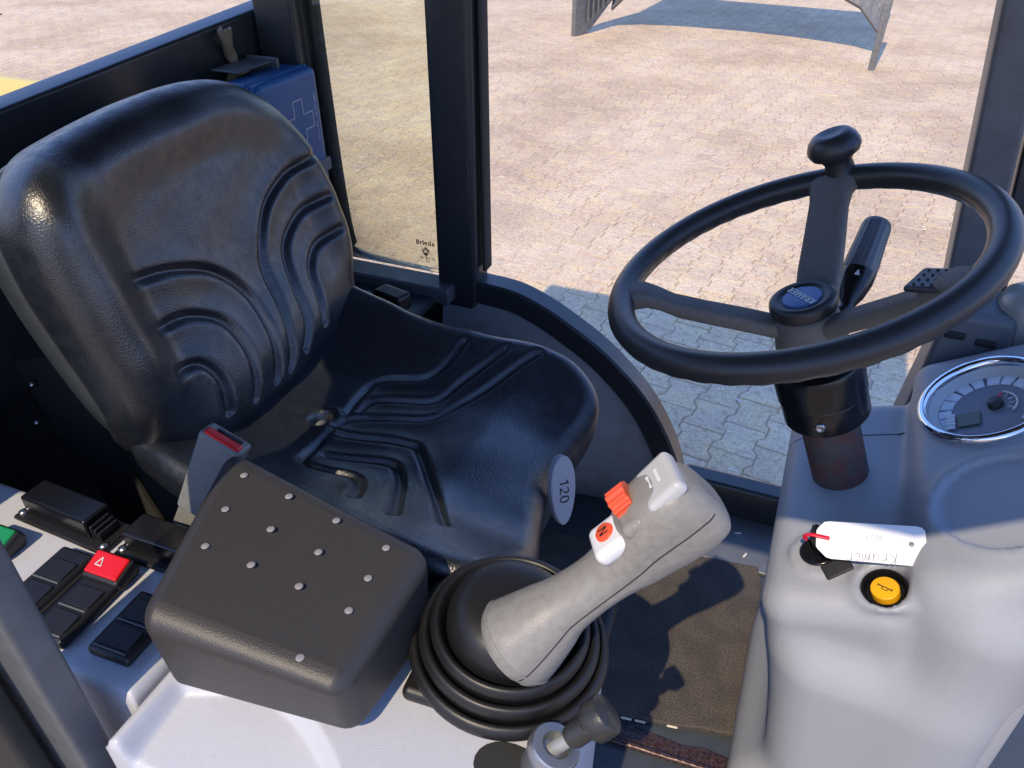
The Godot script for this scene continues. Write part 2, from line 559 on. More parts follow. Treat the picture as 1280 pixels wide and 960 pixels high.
func yard(cam: Camera3D) -> void:
	var bed := Geo.new()
	var b := 400.0
	bed.v = PackedVector3Array([V(-b, 0, -b), V(b, 0, -b), V(b, 0, b), V(-b, 0, b)])
	bed.f = PackedInt32Array([0, 2, 1, 0, 3, 2])
	var ground := MeshInstance3D.new()
	ground.name = "ground"
	ground.mesh = bed.mesh()
	ground.material_override = M.sand_bed
	ground.position.y = -0.0036
	add_child(ground)
	tag(ground, "sandy bed of the yard under the paving stones", "", "", "structure")
	# wind-blown dust: lies in the joints and in patches over the stones
	var dn := FastNoiseLite.new()
	dn.frequency = 0.45
	dn.fractal_octaves = 5
	dn.seed = 61
	var drift := Geo.new()
	var rows := []
	for i in 211:
		var row := PackedVector3Array()
		for j in 161:
			var q := V(-12.6 + i * 0.088, 0, -14.2 + j * 0.080)
			q.y = -0.0070 + 0.018 * maxf(0.0, dn.get_noise_2d(q.x, q.z) - 0.06) + 0.0005 * dn.get_noise_2d(q.x * 9.0, q.z * 9.0)
			row.append(q)
		rows.append(row)
	drift.skin(rows, false)
	var sand := MeshInstance3D.new()
	sand.name = "sand"
	sand.mesh = drift.mesh()
	sand.material_override = M.dust
	add_child(sand)
	tag(sand, "pale dust drifted over the paving stones of the yard", "sand", "", "stuff")
	var pave := Node3D.new()
	pave.name = "pavement"
	add_child(pave)
	tag(pave, "dusty beige yard paving of interlocking concrete stones", "", "", "structure")
	var base := paver_geo().mesh(30.0)
	var tones := [Color(1, 1, 1), Color(0.95, 0.93, 0.92), Color(1.02, 1.01, 1.0), Color(0.91, 0.90, 0.90), Color(0.97, 0.95, 0.93)]
	var variants := []
	for t in tones:
		variants.append(coloured(base, t))
	var turn := Basis(Vector3.UP, deg_to_rad(82.0))
	var near := []
	var rest := []
	var inv := cam.global_transform.affine_inverse()
	for r in range(-75, 76):
		for c in range(-64, 66):
			var p := turn * V((c + 0.5 * (r & 1)) * PIECE, 0, r * COURSE) + V(-3.4, 0, -7.2)
			if p.z > -1.35 or p.z < -14.5 or p.x < -13.0 or p.x > 6.0:
				continue
			var q := inv * p
			var tilt := Basis.from_euler(V(rng.randf_range(-0.006, 0.006), rng.randf_range(-0.01, 0.01), rng.randf_range(-0.006, 0.006)))
			var xf := Transform3D(turn * tilt, p + V(0, rng.randf_range(-0.0012, 0.0012), 0))
			var u := 640.0 + 961.0 * q.x / -q.z
			var w := 480.0 - 961.0 * q.y / -q.z
			var shown := q.z < 0.0 and u > -20 and u < 1300 and w > -20 and w < 640 and (u > 585 or w < 345)
			if shown:
				near.append([q.length(), xf])
			else:
				rest.append(xf)
	near.sort_custom(func(x, y): return x[0] < y[0])
	for i in near.size():
		if i < 298:
			var o := MeshInstance3D.new()
			o.name = "paver"
			o.mesh = variants[rng.randi() % 5]
			o.material_override = M.paver
			o.transform = near[i][1]
			pave.add_child(o, true)
		else:
			rest.append(near[i][1])
	var mm := MultiMesh.new()
	mm.transform_format = MultiMesh.TRANSFORM_3D
	mm.use_colors = true
	mm.mesh = coloured(base, Color.WHITE)
	mm.instance_count = rest.size()
	for i in rest.size():
		mm.set_instance_transform(i, rest[i])
		mm.set_instance_color(i, tones[rng.randi() % 5])
	var far := MultiMeshInstance3D.new()
	far.name = "paver_field"
	far.multimesh = mm
	far.material_override = M.paver
	pave.add_child(far)
	far.set_meta("kind", "stuff")
	# loose straw, chips and crumbs on the paving
	var crumb := Geo.new()
	crumb.box(V(0.02, 0.003, 0.005), 0.001, Transform3D(), 1)
	var lm := MultiMesh.new()
	lm.transform_format = MultiMesh.TRANSFORM_3D
	lm.mesh = crumb.mesh(40.0)
	lm.instance_count = 900
	for i in 900:
		var s := rng.randf_range(0.25, 1.3)
		lm.set_instance_transform(i, Transform3D(Basis(Vector3.UP, rng.randf() * TAU).scaled(V(s * rng.randf_range(0.5, 1.6), s, s)), V(rng.randf_range(-6, 3), 0.0015, rng.randf_range(-11, -1.8))))
	var lit := MultiMeshInstance3D.new()
	lit.name = "debris"
	lit.multimesh = lm
	lit.material_override = M.chalk
	add_child(lit)
	tag(lit, "pale chips and straw crumbs scattered over the paved yard", "debris", "", "stuff")

func yard_things() -> void:
	var t := thing("loader_bucket", "worn grey steel bucket with two pointed side plates set down on the far paving", "bucket", V(-1.3, 0, -8.8))
	for s in 2:
		var tip := V(-2.85, 0.0, -8.87) if s == 0 else V(0.28, 0.0, -8.42)
		var g := Geo.new()
		var out := PackedVector2Array([V2(0, 0.0), V2(0.25, 0.02), V2(0.85, 0.42), V2(1.0, 1.15), V2(0.78, 1.3), V2(0.10, 0.95), V2(0.0, 0.55)]) if s == 0 else PackedVector2Array([V2(-0.02, 0.0), V2(0.04, 0.0), V2(0.20, 0.35), V2(0.40, 1.2), V2(0.24, 1.3), V2(-0.02, 0.7)])
		# outline in a near-vertical plane running back from the tip
		var dir := V(0.35, 0, -0.94) if s == 0 else V(0.08, 0, -1.0)
		g.prism(out, -0.03, 0.03, Transform3D(Basis(dir.normalized(), dir.normalized().cross(Vector3.UP) * -1.0, Vector3.UP), tip), 0.008)
		var pl := part(t, "side_plate", g, M.bucket_steel, 30.0)
		var ribs := Geo.new()
		if s == 0:
			for k in 7:
				var o := tip + dir.normalized() * (0.2 + k * 0.09)
				ribs.tube(PackedVector3Array([o + V(0.045, 0.12 + k * 0.04, 0.02), o + V(0.045, 0.75, 0.02)]), [0.012], 6)
			part(pl, "wear_rib", ribs, M.bucket_steel, 50.0)
	var sh := Geo.new()
	var rows := []
	for i in 13:
		var f := i / 12.0
		var x := lerpf(-2.6, 0.30, f)
		var sag := 4.0 * f * (1.0 - f)
		var ring := PackedVector3Array()
		var lo := 0.20 + 0.48 * pow(sag, 0.6)
		for q in [V(0, lo, 0.0), V(0, lo + 0.4, -0.25), V(0, 2.3, -0.6), V(0, 2.3, -0.64), V(0, lo + 0.38, -0.29), V(0, lo - 0.03, -0.04)]:
			ring.append(q + V(x, 0, lerpf(-9.5, -9.1, f)))
		rows.append(ring)
	sh.skin(rows, true, true, true)
	part(t, "bucket_shell", sh, M.bucket_steel, 40.0)
	# thin dark wire lying in the top left corner
	var w := thing("wire", "thin dark brown wire lying on pale paving behind the cab", "wire", V(-8.4, 0, -4.6))
	var path := PackedVector3Array()
	for p in [V(-9.9, 0.01, -4.3), V(-8.75, 0.01, -4.62), V(-8.6, 0.03, -4.9), V(-8.8, 0.012, -5.3), V(-9.0, 0.04, -5.9), V(-9.6, 0.02, -6.6), V(-9.9, 0.02, -7.4)]:
		path.append(p)
	var wg := Geo.new()
	wg.tube(smooth(path, 6), [0.008], 6)
	part(w, "strand", wg, M.wire_brown)

func smooth(p: PackedVector3Array, k: int) -> PackedVector3Array:
	var o := PackedVector3Array()
	for i in p.size() - 1:
		for j in k:
			o.append(p[i].cubic_interpolate(p[i + 1], p[maxi(i - 1, 0)], p[mini(i + 2, p.size() - 1)], float(j) / k))
	o.append(p[-1])
	return o

func smooth2(p: PackedVector2Array, k: int) -> PackedVector2Array:   # closed
	var o := PackedVector2Array()
	var n := p.size()
	for i in n:
		for j in k:
			o.append(p[i].cubic_interpolate(p[(i + 1) % n], p[(i + n - 1) % n], p[(i + 2) % n], float(j) / k))
	return o

# ---------------------------------------------------------------- the cab
func beam(a: Vector3, b: Vector3, w: float, d: float, up: Vector3, r := 0.006) -> Geo:
	var g := Geo.new()
	g.box(V(w, (b - a).length(), d), r, frame((a + b) / 2, b - a, up), 2)
	return g

func cab() -> void:
	var t := thing("cab_frame", "dark blue-grey loader cab frame with posts, rear bar, arched doorway edge and floor", "cab", V(-0.4, 0.70, -0.7))
	# rear bar below the back window: a face, and a lower ledge set back under it
	part(t, "rear_bar", beam(V(-1.04, 1.405, -0.45), V(-0.905, 1.502, -1.16), 0.05, 0.082, Vector3.RIGHT), M.cab_paint)
	part(t, "lower_rail", beam(V(-1.010, 1.325, -0.45), V(-0.885, 1.415, -1.10), 0.05, 0.06, Vector3.RIGHT), M.cab_paint)
	var rw := Geo.new()
	rw.hexa([V(-1.06, 0.70, -1.13), V(-0.985, 0.70, -1.13), V(-0.96, 1.47, -1.13), V(-0.925, 1.47, -1.13), V(-1.1, 0.70, -0.10), V(-1.03, 0.70, -0.10), V(-1.1, 1.39, -0.10), V(-1.05, 1.39, -0.10)], 0.004, 1)
	part(t, "rear_wall", rw, M.cab_shell)
	var lg := Geo.new()
	lg.tube(PackedVector3Array([V(-1.0, 1.345, -0.5), V(-0.885, 1.405, -1.1)]), [0.004], 6)
	part(t, "rear_seam", lg, M.cab_paint)
	# left side: corner post, door post, sill, arch
	part(t, "corner_post", beam(V(-0.845, 0.72, -1.115), V(-0.845, 2.02, -1.115), 0.075, 0.06, Vector3.RIGHT), M.cab_paint)
	var sl := Geo.new()
	sl.box(V(0.014, 0.90, 0.02), 0.004, at(V(-0.797, 1.57, -1.125)), 1)
	part(t, "window_seal", sl, M.seam)
	part(t, "door_post", beam(V(-0.548, 0.95, -1.12), V(-0.540, 2.02, -1.12), 0.078, 0.06, Vector3.RIGHT, 0.012), M.cab_paint)
	var ds := Geo.new()
	ds.box(V(0.007, 0.86, 0.03), 0.003, Transform3D(Basis(), V(-0.4985, 1.57, -1.118)), 1)
	part(t, "door_seal", ds, M.seam)
	var si := Geo.new()
	si.box(V(0.30, 0.03, 0.055), 0.005, at(V(-0.70, 1.098, -1.09)), 2)
	part(t, "window_sill", si, M.panel_paint)
	var lw := Geo.new()
	lw.box(V(0.42, 0.42, 0.02), 0.004, at(V(-0.76, 0.87, -1.118)), 1)
	part(t, "side_wall", lw, M.cab_shell)
	var pane := thing("side_window", "greenish tinted side window pane with a small black maker's mark in its lower corner", "window", V(-0.69, 1.115, -1.115))
	var pg := Geo.new()
	pg.box(V(0.235, 0.90, 0.005), 0.0008, at(V(-0.695, 1.565, -1.118)), 1)
	part(pane, "pane", pg, M.glass, 30.0)
	glass_mark(pane)
	# arched doorway edge: flange that rises from floor to the door post
	var arc := PackedVector2Array([V2(-0.56, 1.125), V2(-0.505, 1.123), V2(-0.444, 1.119), V2(-0.395, 1.104), V2(-0.340, 1.077), V2(-0.266, 1.030), V2(-0.188, 0.955), V2(-0.134, 0.867), V2(-0.108, 0.79), V2(-0.095, 0.68)])
	var rows := []
	var pts := PackedVector3Array()
	for q in arc:
		pts.append(V(q.x, q.y, 0))
	pts = smooth(pts, 4)
	for i in pts.size():
		var tg := (pts[mini(i + 1, pts.size() - 1)] - pts[maxi(i - 1, 0)]).normalized()
		var nn := V(-tg.y, tg.x, 0)
		var c := pts[i]
		rows.append(PackedVector3Array([c + V(0, 0, -1.135), c + V(0, 0, -1.098), c - nn * 0.004 + V(0, 0, -1.094), c - nn * 0.040 + V(0, 0, -1.094), c - nn * 0.044 + V(0, 0, -1.098), c - nn * 0.044 + V(0, 0, -1.135)]))
	var ag := Geo.new()
	ag.skin(rows, true, true, true)
	part(t, "door_arch", ag, M.cab_paint, 30.0)
	# wheel-arch panel inside the arch, leaning in towards the seat
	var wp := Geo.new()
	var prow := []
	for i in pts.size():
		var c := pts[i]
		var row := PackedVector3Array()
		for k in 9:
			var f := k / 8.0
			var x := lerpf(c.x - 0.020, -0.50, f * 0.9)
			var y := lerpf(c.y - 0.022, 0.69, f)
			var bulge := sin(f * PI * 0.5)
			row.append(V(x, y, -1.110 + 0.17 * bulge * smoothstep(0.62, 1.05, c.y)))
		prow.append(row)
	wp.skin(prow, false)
	part(t, "wheel_arch_panel", wp, M.arch_lit_paint)
	# front left post with a darker strip beside it
	part(t, "windscreen_post", beam(V(0.262, 0.95, -1.13), V(0.121, 2.02, -1.067), 0.05, 0.06, Vector3.RIGHT), M.panel_paint)
	var wp2 := Geo.new()
	wp2.box(V(0.02, 1.0, 0.03), 0.003, frame(V(0.231, 1.50, -1.10), V(-0.177, 1.35, 0.08), Vector3.RIGHT), 1)
	part(t, "windscreen_seal", wp2, M.cab_paint)
	# near rear post close to the viewer
	part(t, "near_post", beam(V(-0.518, 0.70, -0.208), V(-0.518, 2.02, -0.208), 0.07, 0.03, Vector3.RIGHT, 0.005), M.panel_paint)
	var ns := Geo.new()
	ns.box(V(0.06, 1.25, 0.02), 0.004, at(V(-0.545, 1.37, -0.178)), 1)
	part(t, "post_seal", ns, M.seam)
	# rear right corner post, unseen beside the viewer, added to shade the rear wall
	var rcp := Geo.new()
	rcp.box(V(0.28, 1.30, 0.05), 0.012, at(V(-0.955, 1.35, -0.195)), 2)
	part(t, "unseen_shade_post", rcp, M.cab_paint)
	# roof and floor
	var rf := Geo.new()
	rf.prism(PackedVector2Array([V2(-1.22, -1.40), V2(0.38, -1.40), V2(0.38, -0.05), V2(0.24, -0.04), V2(0.12, 0.03), V2(-0.19, 0.03), V2(-0.24, 0.16), V2(-0.57, 0.16), V2(-0.63, 0.0), V2(-0.72, -0.10), V2(-1.22, -0.12)]), 2.0, 2.13, Transform3D(), 0.02)  # unseen from the camera; right edge stepped to shape the shade inside
	part(t, "shade_roof", rf, M.cab_paint, 30.0)
	var fl := Geo.new()
	fl.box(V(1.55, 0.04, 1.05), 0.004, at(V(-0.30, 0.68, -0.68)), 1)
	part(t, "cab_floor", fl, M.floor_steel)
	var sd := Geo.new()
	sd.box(V(0.62, 0.075, 0.045), 0.008, at(V(0.20, 0.737, -1.155)), 2)
	part(t, "door_sill", sd, M.cab_paint)
	var st := Geo.new()
	st.box(V(0.60, 0.05, 0.30), 0.006, at(V(0.07, 0.665, -0.44)), 2)
	part(t, "entry_step", st, M.sill_paint)
	var re := Geo.new()
	var rp := PackedVector3Array()
	for i in 15:
		rp.append(V(-0.20 + i * 0.022, 0.7035, -0.612 - 0.0012 * i))
	re.tube(rp, [0.0048], 10)
	part(t, "worn_edge", re, M.rust_edge)
	var rpl := Geo.new()
	rpl.prism(PackedVector2Array([V2(-0.19, -0.618), V2(0.12, -0.634), V2(0.09, -0.650), V2(0.03, -0.655), V2(0.0, -0.648), V2(-0.05, -0.650), V2(-0.10, -0.638), V2(-0.19, -0.632)]), 0.698, 0.7035, Transform3D(), 0.001)
	part(t, "rusty_lip", rpl, M.rust_edge, 30.0)
	# strip of bare plate between mat and sill
	var bp := Geo.new()
	bp.box(V(0.34, 0.006, 0.13), 0.002, at(V(0.0, 0.7035, -1.075)), 1)
	part(t, "bare_plate", bp, M.panel_paint)
	var lt := Geo.new()
	for q in [V(-0.055, 0.708, -1.035), V(-0.03, 0.708, -1.05), V(-0.02, 0.708, -1.07), V(0.01, 0.708, -1.09), V(-0.08, 0.708, -1.06), V(0.03, 0.708, -1.04)]:
		lt.box(V(0.013, 0.003, 0.004), 0.0014, Transform3D(Basis(Vector3.UP, q.x * 40.0), q), 1)
	var litter := MeshInstance3D.new()
	litter.name = "litter"
	litter.mesh = lt.mesh()
	litter.material_override = M.chalk
	add_child(litter)
	tag(litter, "pale bits of litter on the bare floor plate by the door sill", "litter", "", "stuff")

	var m := thing("floor_mat", "brown-black rubber floor mat with frayed edge between console and dashboard", "mat", V(0, 0.70, -0.82))
	var poly := PackedVector2Array([V2(-0.34, -0.96), V2(-0.20, -0.985), V2(-0.06, -1.008), V2(0.055, -1.022), V2(0.068, -0.98), V2(0.066, -0.86), V2(0.076, -0.72), V2(0.079, -0.695), V2(0.05, -0.684), V2(0.02, -0.681), V2(-0.01, -0.672), V2(-0.04, -0.667), V2(-0.07, -0.66), V2(-0.10, -0.652), V2(-0.20, -0.64), V2(-0.34, -0.63)])
	var mg := Geo.new()
	mg.prism(poly, 0.7005, 0.7085, Transform3D(), 0.002)
	part(m, "mat_sheet", mg, M.mat_rubber, 30.0)
	for q in [V(-0.085, 0.7075, -0.6545), V(-0.065, 0.7075, -0.6575), V(-0.02, 0.7075, -0.667)]:
		var fr := Geo.new()
		fr.box(V(0.016, 0.003, 0.0035), 0.0012, Transform3D(Basis(Vector3.UP, 0.15), q), 1)
		part(m, "torn_edge", fr, M.straw)

	var h := thing("engine_hood", "yellow engine hood edge seen through the back window", "engine hood", V(-2.6, 0.4, -1.2))
	var hg := Geo.new()
	hg.box(V(1.6, 0.95, 1.05), 0.09, at(V(-2.05, 0.878, -0.72)), 5)
	part(h, "hood_shell", hg, M.hood_yellow)

func glass_mark(pane: Node3D) -> void:
	var z := -1.1148
	lettering(pane, "maker_lettering", "Brieda", 0.0085, at(V(-0.617, 1.1705, z)), M.black_print, "Droid Sans", true)
	lettering(pane, "approval_lettering", "E1  43R", 0.0035, at(V(-0.617, 1.157, z)), M.black_print)
	lettering(pane, "approval_lettering", "101  000  353", 0.0035, at(V(-0.614, 1.1415, z)), M.black_print)
	lettering(pane, "approval_lettering", "012", 0.003, at(V(-0.614, 1.136, z)), M.black_print)
	var g := Geo.new()
	var c := V(-0.617, 1.1535, z)
	for r in [0.0085, 0.0058]:
		var q := [V(0, r * 1.25, 0), V(r * 0.8, 0, 0), V(0, -r * 1.25, 0), V(-r * 0.8, 0, 0)]
		for i in 4:
			g.tube(PackedVector3Array([c + q[i], c + q[(i + 1) % 4]]), [0.0005 if r > 0.007 else 0.0008], 5)
	g.tube(PackedVector3Array([c + V(0, -0.001, 0), c + V(0, -0.007, 0)]), [0.0012], 5)
	part(pane, "diamond_mark", g, M.black_print)

# ---------------------------------------------------------------- the seat
func seg_d(p: Vector2, pl: PackedVector2Array) -> float:
	var best := 1e9
	for i in pl.size() - 1:
		var a := pl[i]
		var ab := pl[i + 1] - a
		var t := clampf((p - a).dot(ab) / ab.length_squared(), 0.0, 1.0)
		best = minf(best, (a + ab * t).distance_squared_to(p))
	return sqrt(best)

func curve2(p: Array) -> PackedVector2Array:
	var o := PackedVector2Array()
	for i in p.size() - 1:
		for j in 5:
			o.append(p[i].cubic_interpolate(p[i + 1], p[maxi(i - 1, 0)], p[mini(i + 2, p.size() - 1)], j / 5.0))
	o.append(p[-1])
	return o

# cushion: concentric rings inside an outline; lift(p, d) gives the height at p, d from the rim
func pillow(outline: PackedVector2Array, c: Vector2, rings: int, lift: Callable, put: Callable, roll: float, wall: Array) -> Geo:
	var g := Geo.new()
	var rows := []
	for r in rings:
		var f := float(r + 1) / rings
		f = 1.0 - pow(1.0 - f, 1.25)
		var row := PackedVector3Array()
		for q in outline:
			var p := c + (q - c) * f
			var d := (q - c).length() * (1.0 - f)
			var drop := 0.0
			if d < roll:
				drop = roll - sqrt(maxf(roll * roll - (roll - d) * (roll - d), 0.0))
			row.append(put.call(p, lift.call(p) - drop))
		rows.append(row)
	for w in wall:     # [inset factor, drop below the rim]
		var row := PackedVector3Array()
		for q in outline:
			row.append(put.call(c + (q - c) * w.x, lift.call(q) - roll - w.y))
		rows.append(row)
	g.skin(rows, true, true, true)
	return g

func seat() -> void:
	var t := thing("operator_seat", "black moulded operator seat with ribbed backrest and cushion", "seat", V(-0.45, 0.72, -0.69))
	# cushion
	var outl := smooth2(PackedVector2Array([V2(-0.68, -0.91), V2(-0.58, -0.902), V2(-0.506, -0.885), V2(-0.40, -0.878), V2(-0.30, -0.878), V2(-0.238, -0.862), V2(-0.205, -0.825), V2(-0.216, -0.765), V2(-0.228, -0.70), V2(-0.216, -0.63), V2(-0.196, -0.56), V2(-0.195, -0.50), V2(-0.23, -0.455), V2(-0.32, -0.442), V2(-0.45, -0.445), V2(-0.57, -0.455), V2(-0.65, -0.472), V2(-0.70, -0.51), V2(-0.715, -0.69), V2(-0.71, -0.86)]), 20)
	var gr := [
		[V2(-0.512, -0.68), V2(-0.515, -0.725), V2(-0.506, -0.757), V2(-0.448, -0.775), V2(-0.426, -0.805), V2(-0.415, -0.842)],
		[V2(-0.500, -0.69), V2(-0.487, -0.718), V2(-0.418, -0.742), V2(-0.392, -0.783), V2(-0.352, -0.845)],
		[V2(-0.510, -0.649), V2(-0.490, -0.674), V2(-0.405, -0.706), V2(-0.378, -0.748), V2(-0.305, -0.852)],
		[V2(-0.500, -0.632), V2(-0.407, -0.650), V2(-0.376, -0.632), V2(-0.290, -0.523)],
		[V2(-0.486, -0.589), V2(-0.413, -0.606), V2(-0.389, -0.596), V2(-0.369, -0.565), V2(-0.340, -0.505)],
		[V2(-0.510, -0.635), V2(-0.508, -0.575), V2(-0.485, -0.556), V2(-0.433, -0.563), V2(-0.410, -0.546), V2(-0.396, -0.515)]]
	var cu := []
	var bb := []
	for g in gr:
		var c := curve2(g)
		cu.append(c)
		var r := Rect2(c[0], Vector2.ZERO)
		for p in c:
			r = r.expand(p)
		bb.append(r.grow(0.03))
	var hole := V2(-0.536, -0.655)
	var lift := func(p: Vector2) -> float:
		var w := (p.y + 0.67) / 0.20
		var y := 1.128 + 0.042 * smoothstep(0.3, 1.15, absf(w)) + 0.012 * w * w
		y += 0.012 * smoothstep(-0.55, -0.70, p.x)
		y -= 0.030 * smoothstep(-0.33, -0.20, p.x) * (1.0 - 0.55 * smoothstep(0.5, 1.0, absf(w)))
		y += 0.010 * exp(-pow((p.x + 0.32) / 0.05, 2.0)) * exp(-pow(w / 0.45, 2.0))
		for i in cu.size():
			if bb[i].has_point(p):
				var d := seg_d(p, cu[i])
				y += -0.0085 * exp(-pow(d / 0.0055, 2.0)) + 0.0025 * exp(-pow(d / 0.015, 2.0))
		var dh := p.distance_to(hole)
		y += -0.020 * exp(-pow(dh / 0.012, 4.0)) + 0.003 * exp(-pow((dh - 0.022) / 0.006, 2.0))
		y += 0.0010 * sin(p.x * 61.0 + p.y * 23.0) * sin(p.y * 47.0 - p.x * 19.0)
		return y
	var put := func(p: Vector2, y: float) -> Vector3:
		return Vector3(p.x, y, p.y)
	var g := pillow(outl, V2(-0.45, -0.67), 110, lift, put, 0.028, [V2(0.998, 0.012), V2(0.985, 0.03), V2(0.95, 0.045), V2(0.90, 0.05)])
	var cush := part(t, "seat_cushion", g, M.leather)
	var hg := Geo.new()
	hg.lathe([V2(0.0105, 0.004), V2(0.0105, 0.0), V2(0.007, 0.0), V2(0.006, -0.008), V2(0.0001, -0.009)], at(V(hole.x, 1.1135, hole.y)), 20)
	part(cush, "drain_eyelet", hg, M.buckle_grey)
	# backrest in its own leaning frame: w across (towards the viewer), h up along the lean
	var B := V(-0.655, 1.17, -0.70)
	var le := deg_to_rad(15.0)
	var fwd := V(cos(le), sin(le), 0)
	var up := V(-sin(le), cos(le), 0)
	var bo := smooth2(PackedVector2Array([V2(0.195, -0.025), V2(0.224, 0.03), V2(0.238, 0.12), V2(0.243, 0.22), V2(0.232, 0.29), V2(0.19, 0.328), V2(0.106, 0.345), V2(0.0, 0.355), V2(-0.09, 0.352), V2(-0.155, 0.330), V2(-0.200, 0.282), V2(-0.230, 0.205), V2(-0.240, 0.11), V2(-0.234, 0.02), V2(-0.21, -0.05), V2(-0.10, -0.065), V2(0.0, -0.07), V2(0.10, -0.065)]), 22)
	var rib := [
		[V2(-0.235, 0.215), V2(-0.15, 0.207), V2(-0.085, 0.178), V2(-0.045, 0.125), V2(-0.03, 0.06), V2(-0.012, 0.0), V2(0.0, -0.02)],
		[V2(-0.20, 0.155), V2(-0.145, 0.150), V2(-0.095, 0.122), V2(-0.072, 0.075), V2(-0.06, 0.02), V2(-0.04, -0.01)],
		[V2(-0.20, 0.105), V2(-0.15, 0.098), V2(-0.118, 0.075), V2(-0.104, 0.04), V2(-0.092, 0.005)],
		[V2(0.15, 0.183), V2(0.095, 0.172), V2(0.04, 0.145), V2(0.008, 0.10), V2(0.008, 0.05), V2(0.02, 0.0), V2(0.03, -0.02)],
		[V2(0.15, 0.122), V2(0.105, 0.116), V2(0.066, 0.09), V2(0.055, 0.05), V2(0.062, 0.01), V2(0.075, -0.02)],
		[V2(0.16, 0.070), V2(0.125, 0.062), V2(0.112, 0.03), V2(0.12, -0.01)]]
	var rc := []
	for r in rib:
		rc.append(curve2(r))
	var ctr := V2(-0.008, 0.14)
	var blift := func(p: Vector2) -> float:
		var q := Vector2((p.x + 0.008) / 0.258, (p.y - 0.14) / 0.218)
		var e := pow(pow(absf(q.x), 3.0) + pow(absf(q.y), 3.0), 1.0 / 3.0)
		var side := smoothstep(0.55, 0.9, absf(q.x)) * smoothstep(-0.75, -0.35, q.y) * (1.0 if p.x > 0.0 else 0.5)
		var y := 0.026 + 0.012 * smoothstep(0.56, 0.80, e) * smoothstep(-0.55, -0.1, q.y) + 0.034 * side
		y += 0.018 * (1.0 - smoothstep(0.0, 0.5, absf(q.y + 0.55))) * (1.0 - smoothstep(0.3, 0.9, absf(q.x)))
		var fade := 1.0 - smoothstep(0.70, 0.90, absf(q.x))
		if p.y < 0.25:
			for c in rc:
				var d := seg_d(p, c)
				y += fade * (-0.0085 * exp(-pow(d / 0.0060, 2.0)) + 0.0035 * exp(-pow(d / 0.022, 2.0)))
		y += 0.0010 * sin(p.x * 57.0 + p.y * 31.0) * sin(p.y * 43.0 - p.x * 17.0)
		return y
	var bput := func(p: Vector2, y: float) -> Vector3:
		return B + fwd * y + up * p.y + Vector3.BACK * p.x
	var bg := pillow(bo, ctr, 100, blift, bput, 0.052, [V2(1.0, 0.012), V2(0.995, 0.03), V2(0.97, 0.045), V2(0.9, 0.05)])
	part(t, "backrest", bg, M.leather)
	# hard shell and frame behind the backrest, pedestal under the cushion
	var sh := Geo.new()
	var rows := []
	for w in [V2(0.95, -0.045), V2(0.985, -0.052), V2(0.97, -0.075), V2(0.88, -0.10)]:
		var row := PackedVector3Array()
		for q in bo:
			row.append(bput.call(ctr + (q - ctr) * w.x, w.y + 0.02))
		rows.append(row)
	sh.skin(rows, true, false, true)
	part(t, "back_shell", sh, M.cab_shell)
	var hinge := Geo.new()
	hinge.box(V(0.10, 0.30, 0.012), 0.005, Transform3D(Basis(Vector3.BACK, 0.32), V(-0.85, 1.06, -0.55)), 2)
	part(t, "hinge_arm", hinge, M.seam, 35.0)
	for q in [V(-0.902, 1.165, -0.535), V(-0.902, 1.112, -0.520)]:
		var b := Geo.new()
		b.ball(q, V(0.005, 0.005, 0.005), 12)
		part(t, "bolt", b, M.bolt)
	var ped := Geo.new()
	ped.box(V(0.40, 0.16, 0.36), 0.02, at(V(-0.45, 1.01, -0.68)), 2)
	ped.box(V(0.36, 0.24, 0.30), 0.02, at(V(-0.46, 0.82, -0.68)), 2)
	part(t, "seat_base", ped, M.cab_shell, 35.0)
	# oval label plate on the front of the base
	var ov := Geo.new()
	var el := PackedVector2Array()
	for k in 28:
		var a := TAU * k / 28
		el.append(V2(cos(a) * 0.019 * (1.0 - 0.12 * sin(a)), sin(a) * 0.046))
	var onn := V(0.80, 0.34, 0.50).normalized()
	var oup := V(-0.02, 1.0, -0.25)
	oup = (oup - onn * oup.dot(onn)).normalized()
	var of := Transform3D(Basis(oup.cross(onn), onn, oup.cross(onn).cross(onn)), V(-0.209, 1.083, -0.690))
	ov.prism(el, -0.008, 0.002, of, 0.0015)
	var op := part(t, "label_plate", ov, M.tag_grey, 30.0)
	tag(op, "pale oval plate with handwritten figures at the seat front")
	lettering(op, "handwriting", "120", 0.014, of * Transform3D(Basis(V(0, 0, 1), V(1, 0, 0), V(0, 1, 0)), V(0.0, 0.0024, 0)), M.black_print)

	var bk := thing("seat_belt_buckle", "grey seat belt buckle with red release button beside the cushion", "buckle", V(-0.56, 1.14, -0.46))
	var x := V(0.895, -0.41, -0.05).normalized()      # across the buckle towards the viewer's right
	var y2 := V(0.547, 0.942, -0.27)
	y2 = (y2 - x * y2.dot(x)).normalized()
	var bf := Transform3D(Basis(x, y2, x.cross(y2)), V(-0.535, 1.193, -0.458))
	var body := Geo.new()
	body.box(V(0.046, 0.108, 0.026), 0.004, bf, 3, func(p: Vector3, hh: Vector3) -> Vector3:
		return Vector3(p.x * (1.0 + 0.10 * p.y / hh.y), p.y, p.z))
	part(bk, "buckle_body", body, M.buckle_grey)
	var rb := Geo.new()
	rb.box(V(0.042, 0.006, 0.011), 0.002, Transform3D(bf.basis, bf * V(0, 0.0535, 0.0055)), 2)
	part(bk, "release_button", rb, M.red_cap)
	var sb := Geo.new()
	sb.box(V(0.030, 0.003, 0.005), 0.001, Transform3D(bf.basis, bf * V(0.002, 0.0545, -0.0045)), 1)
	part(bk, "tongue_slot", sb, M.gloss_black)
	var stg := Geo.new()
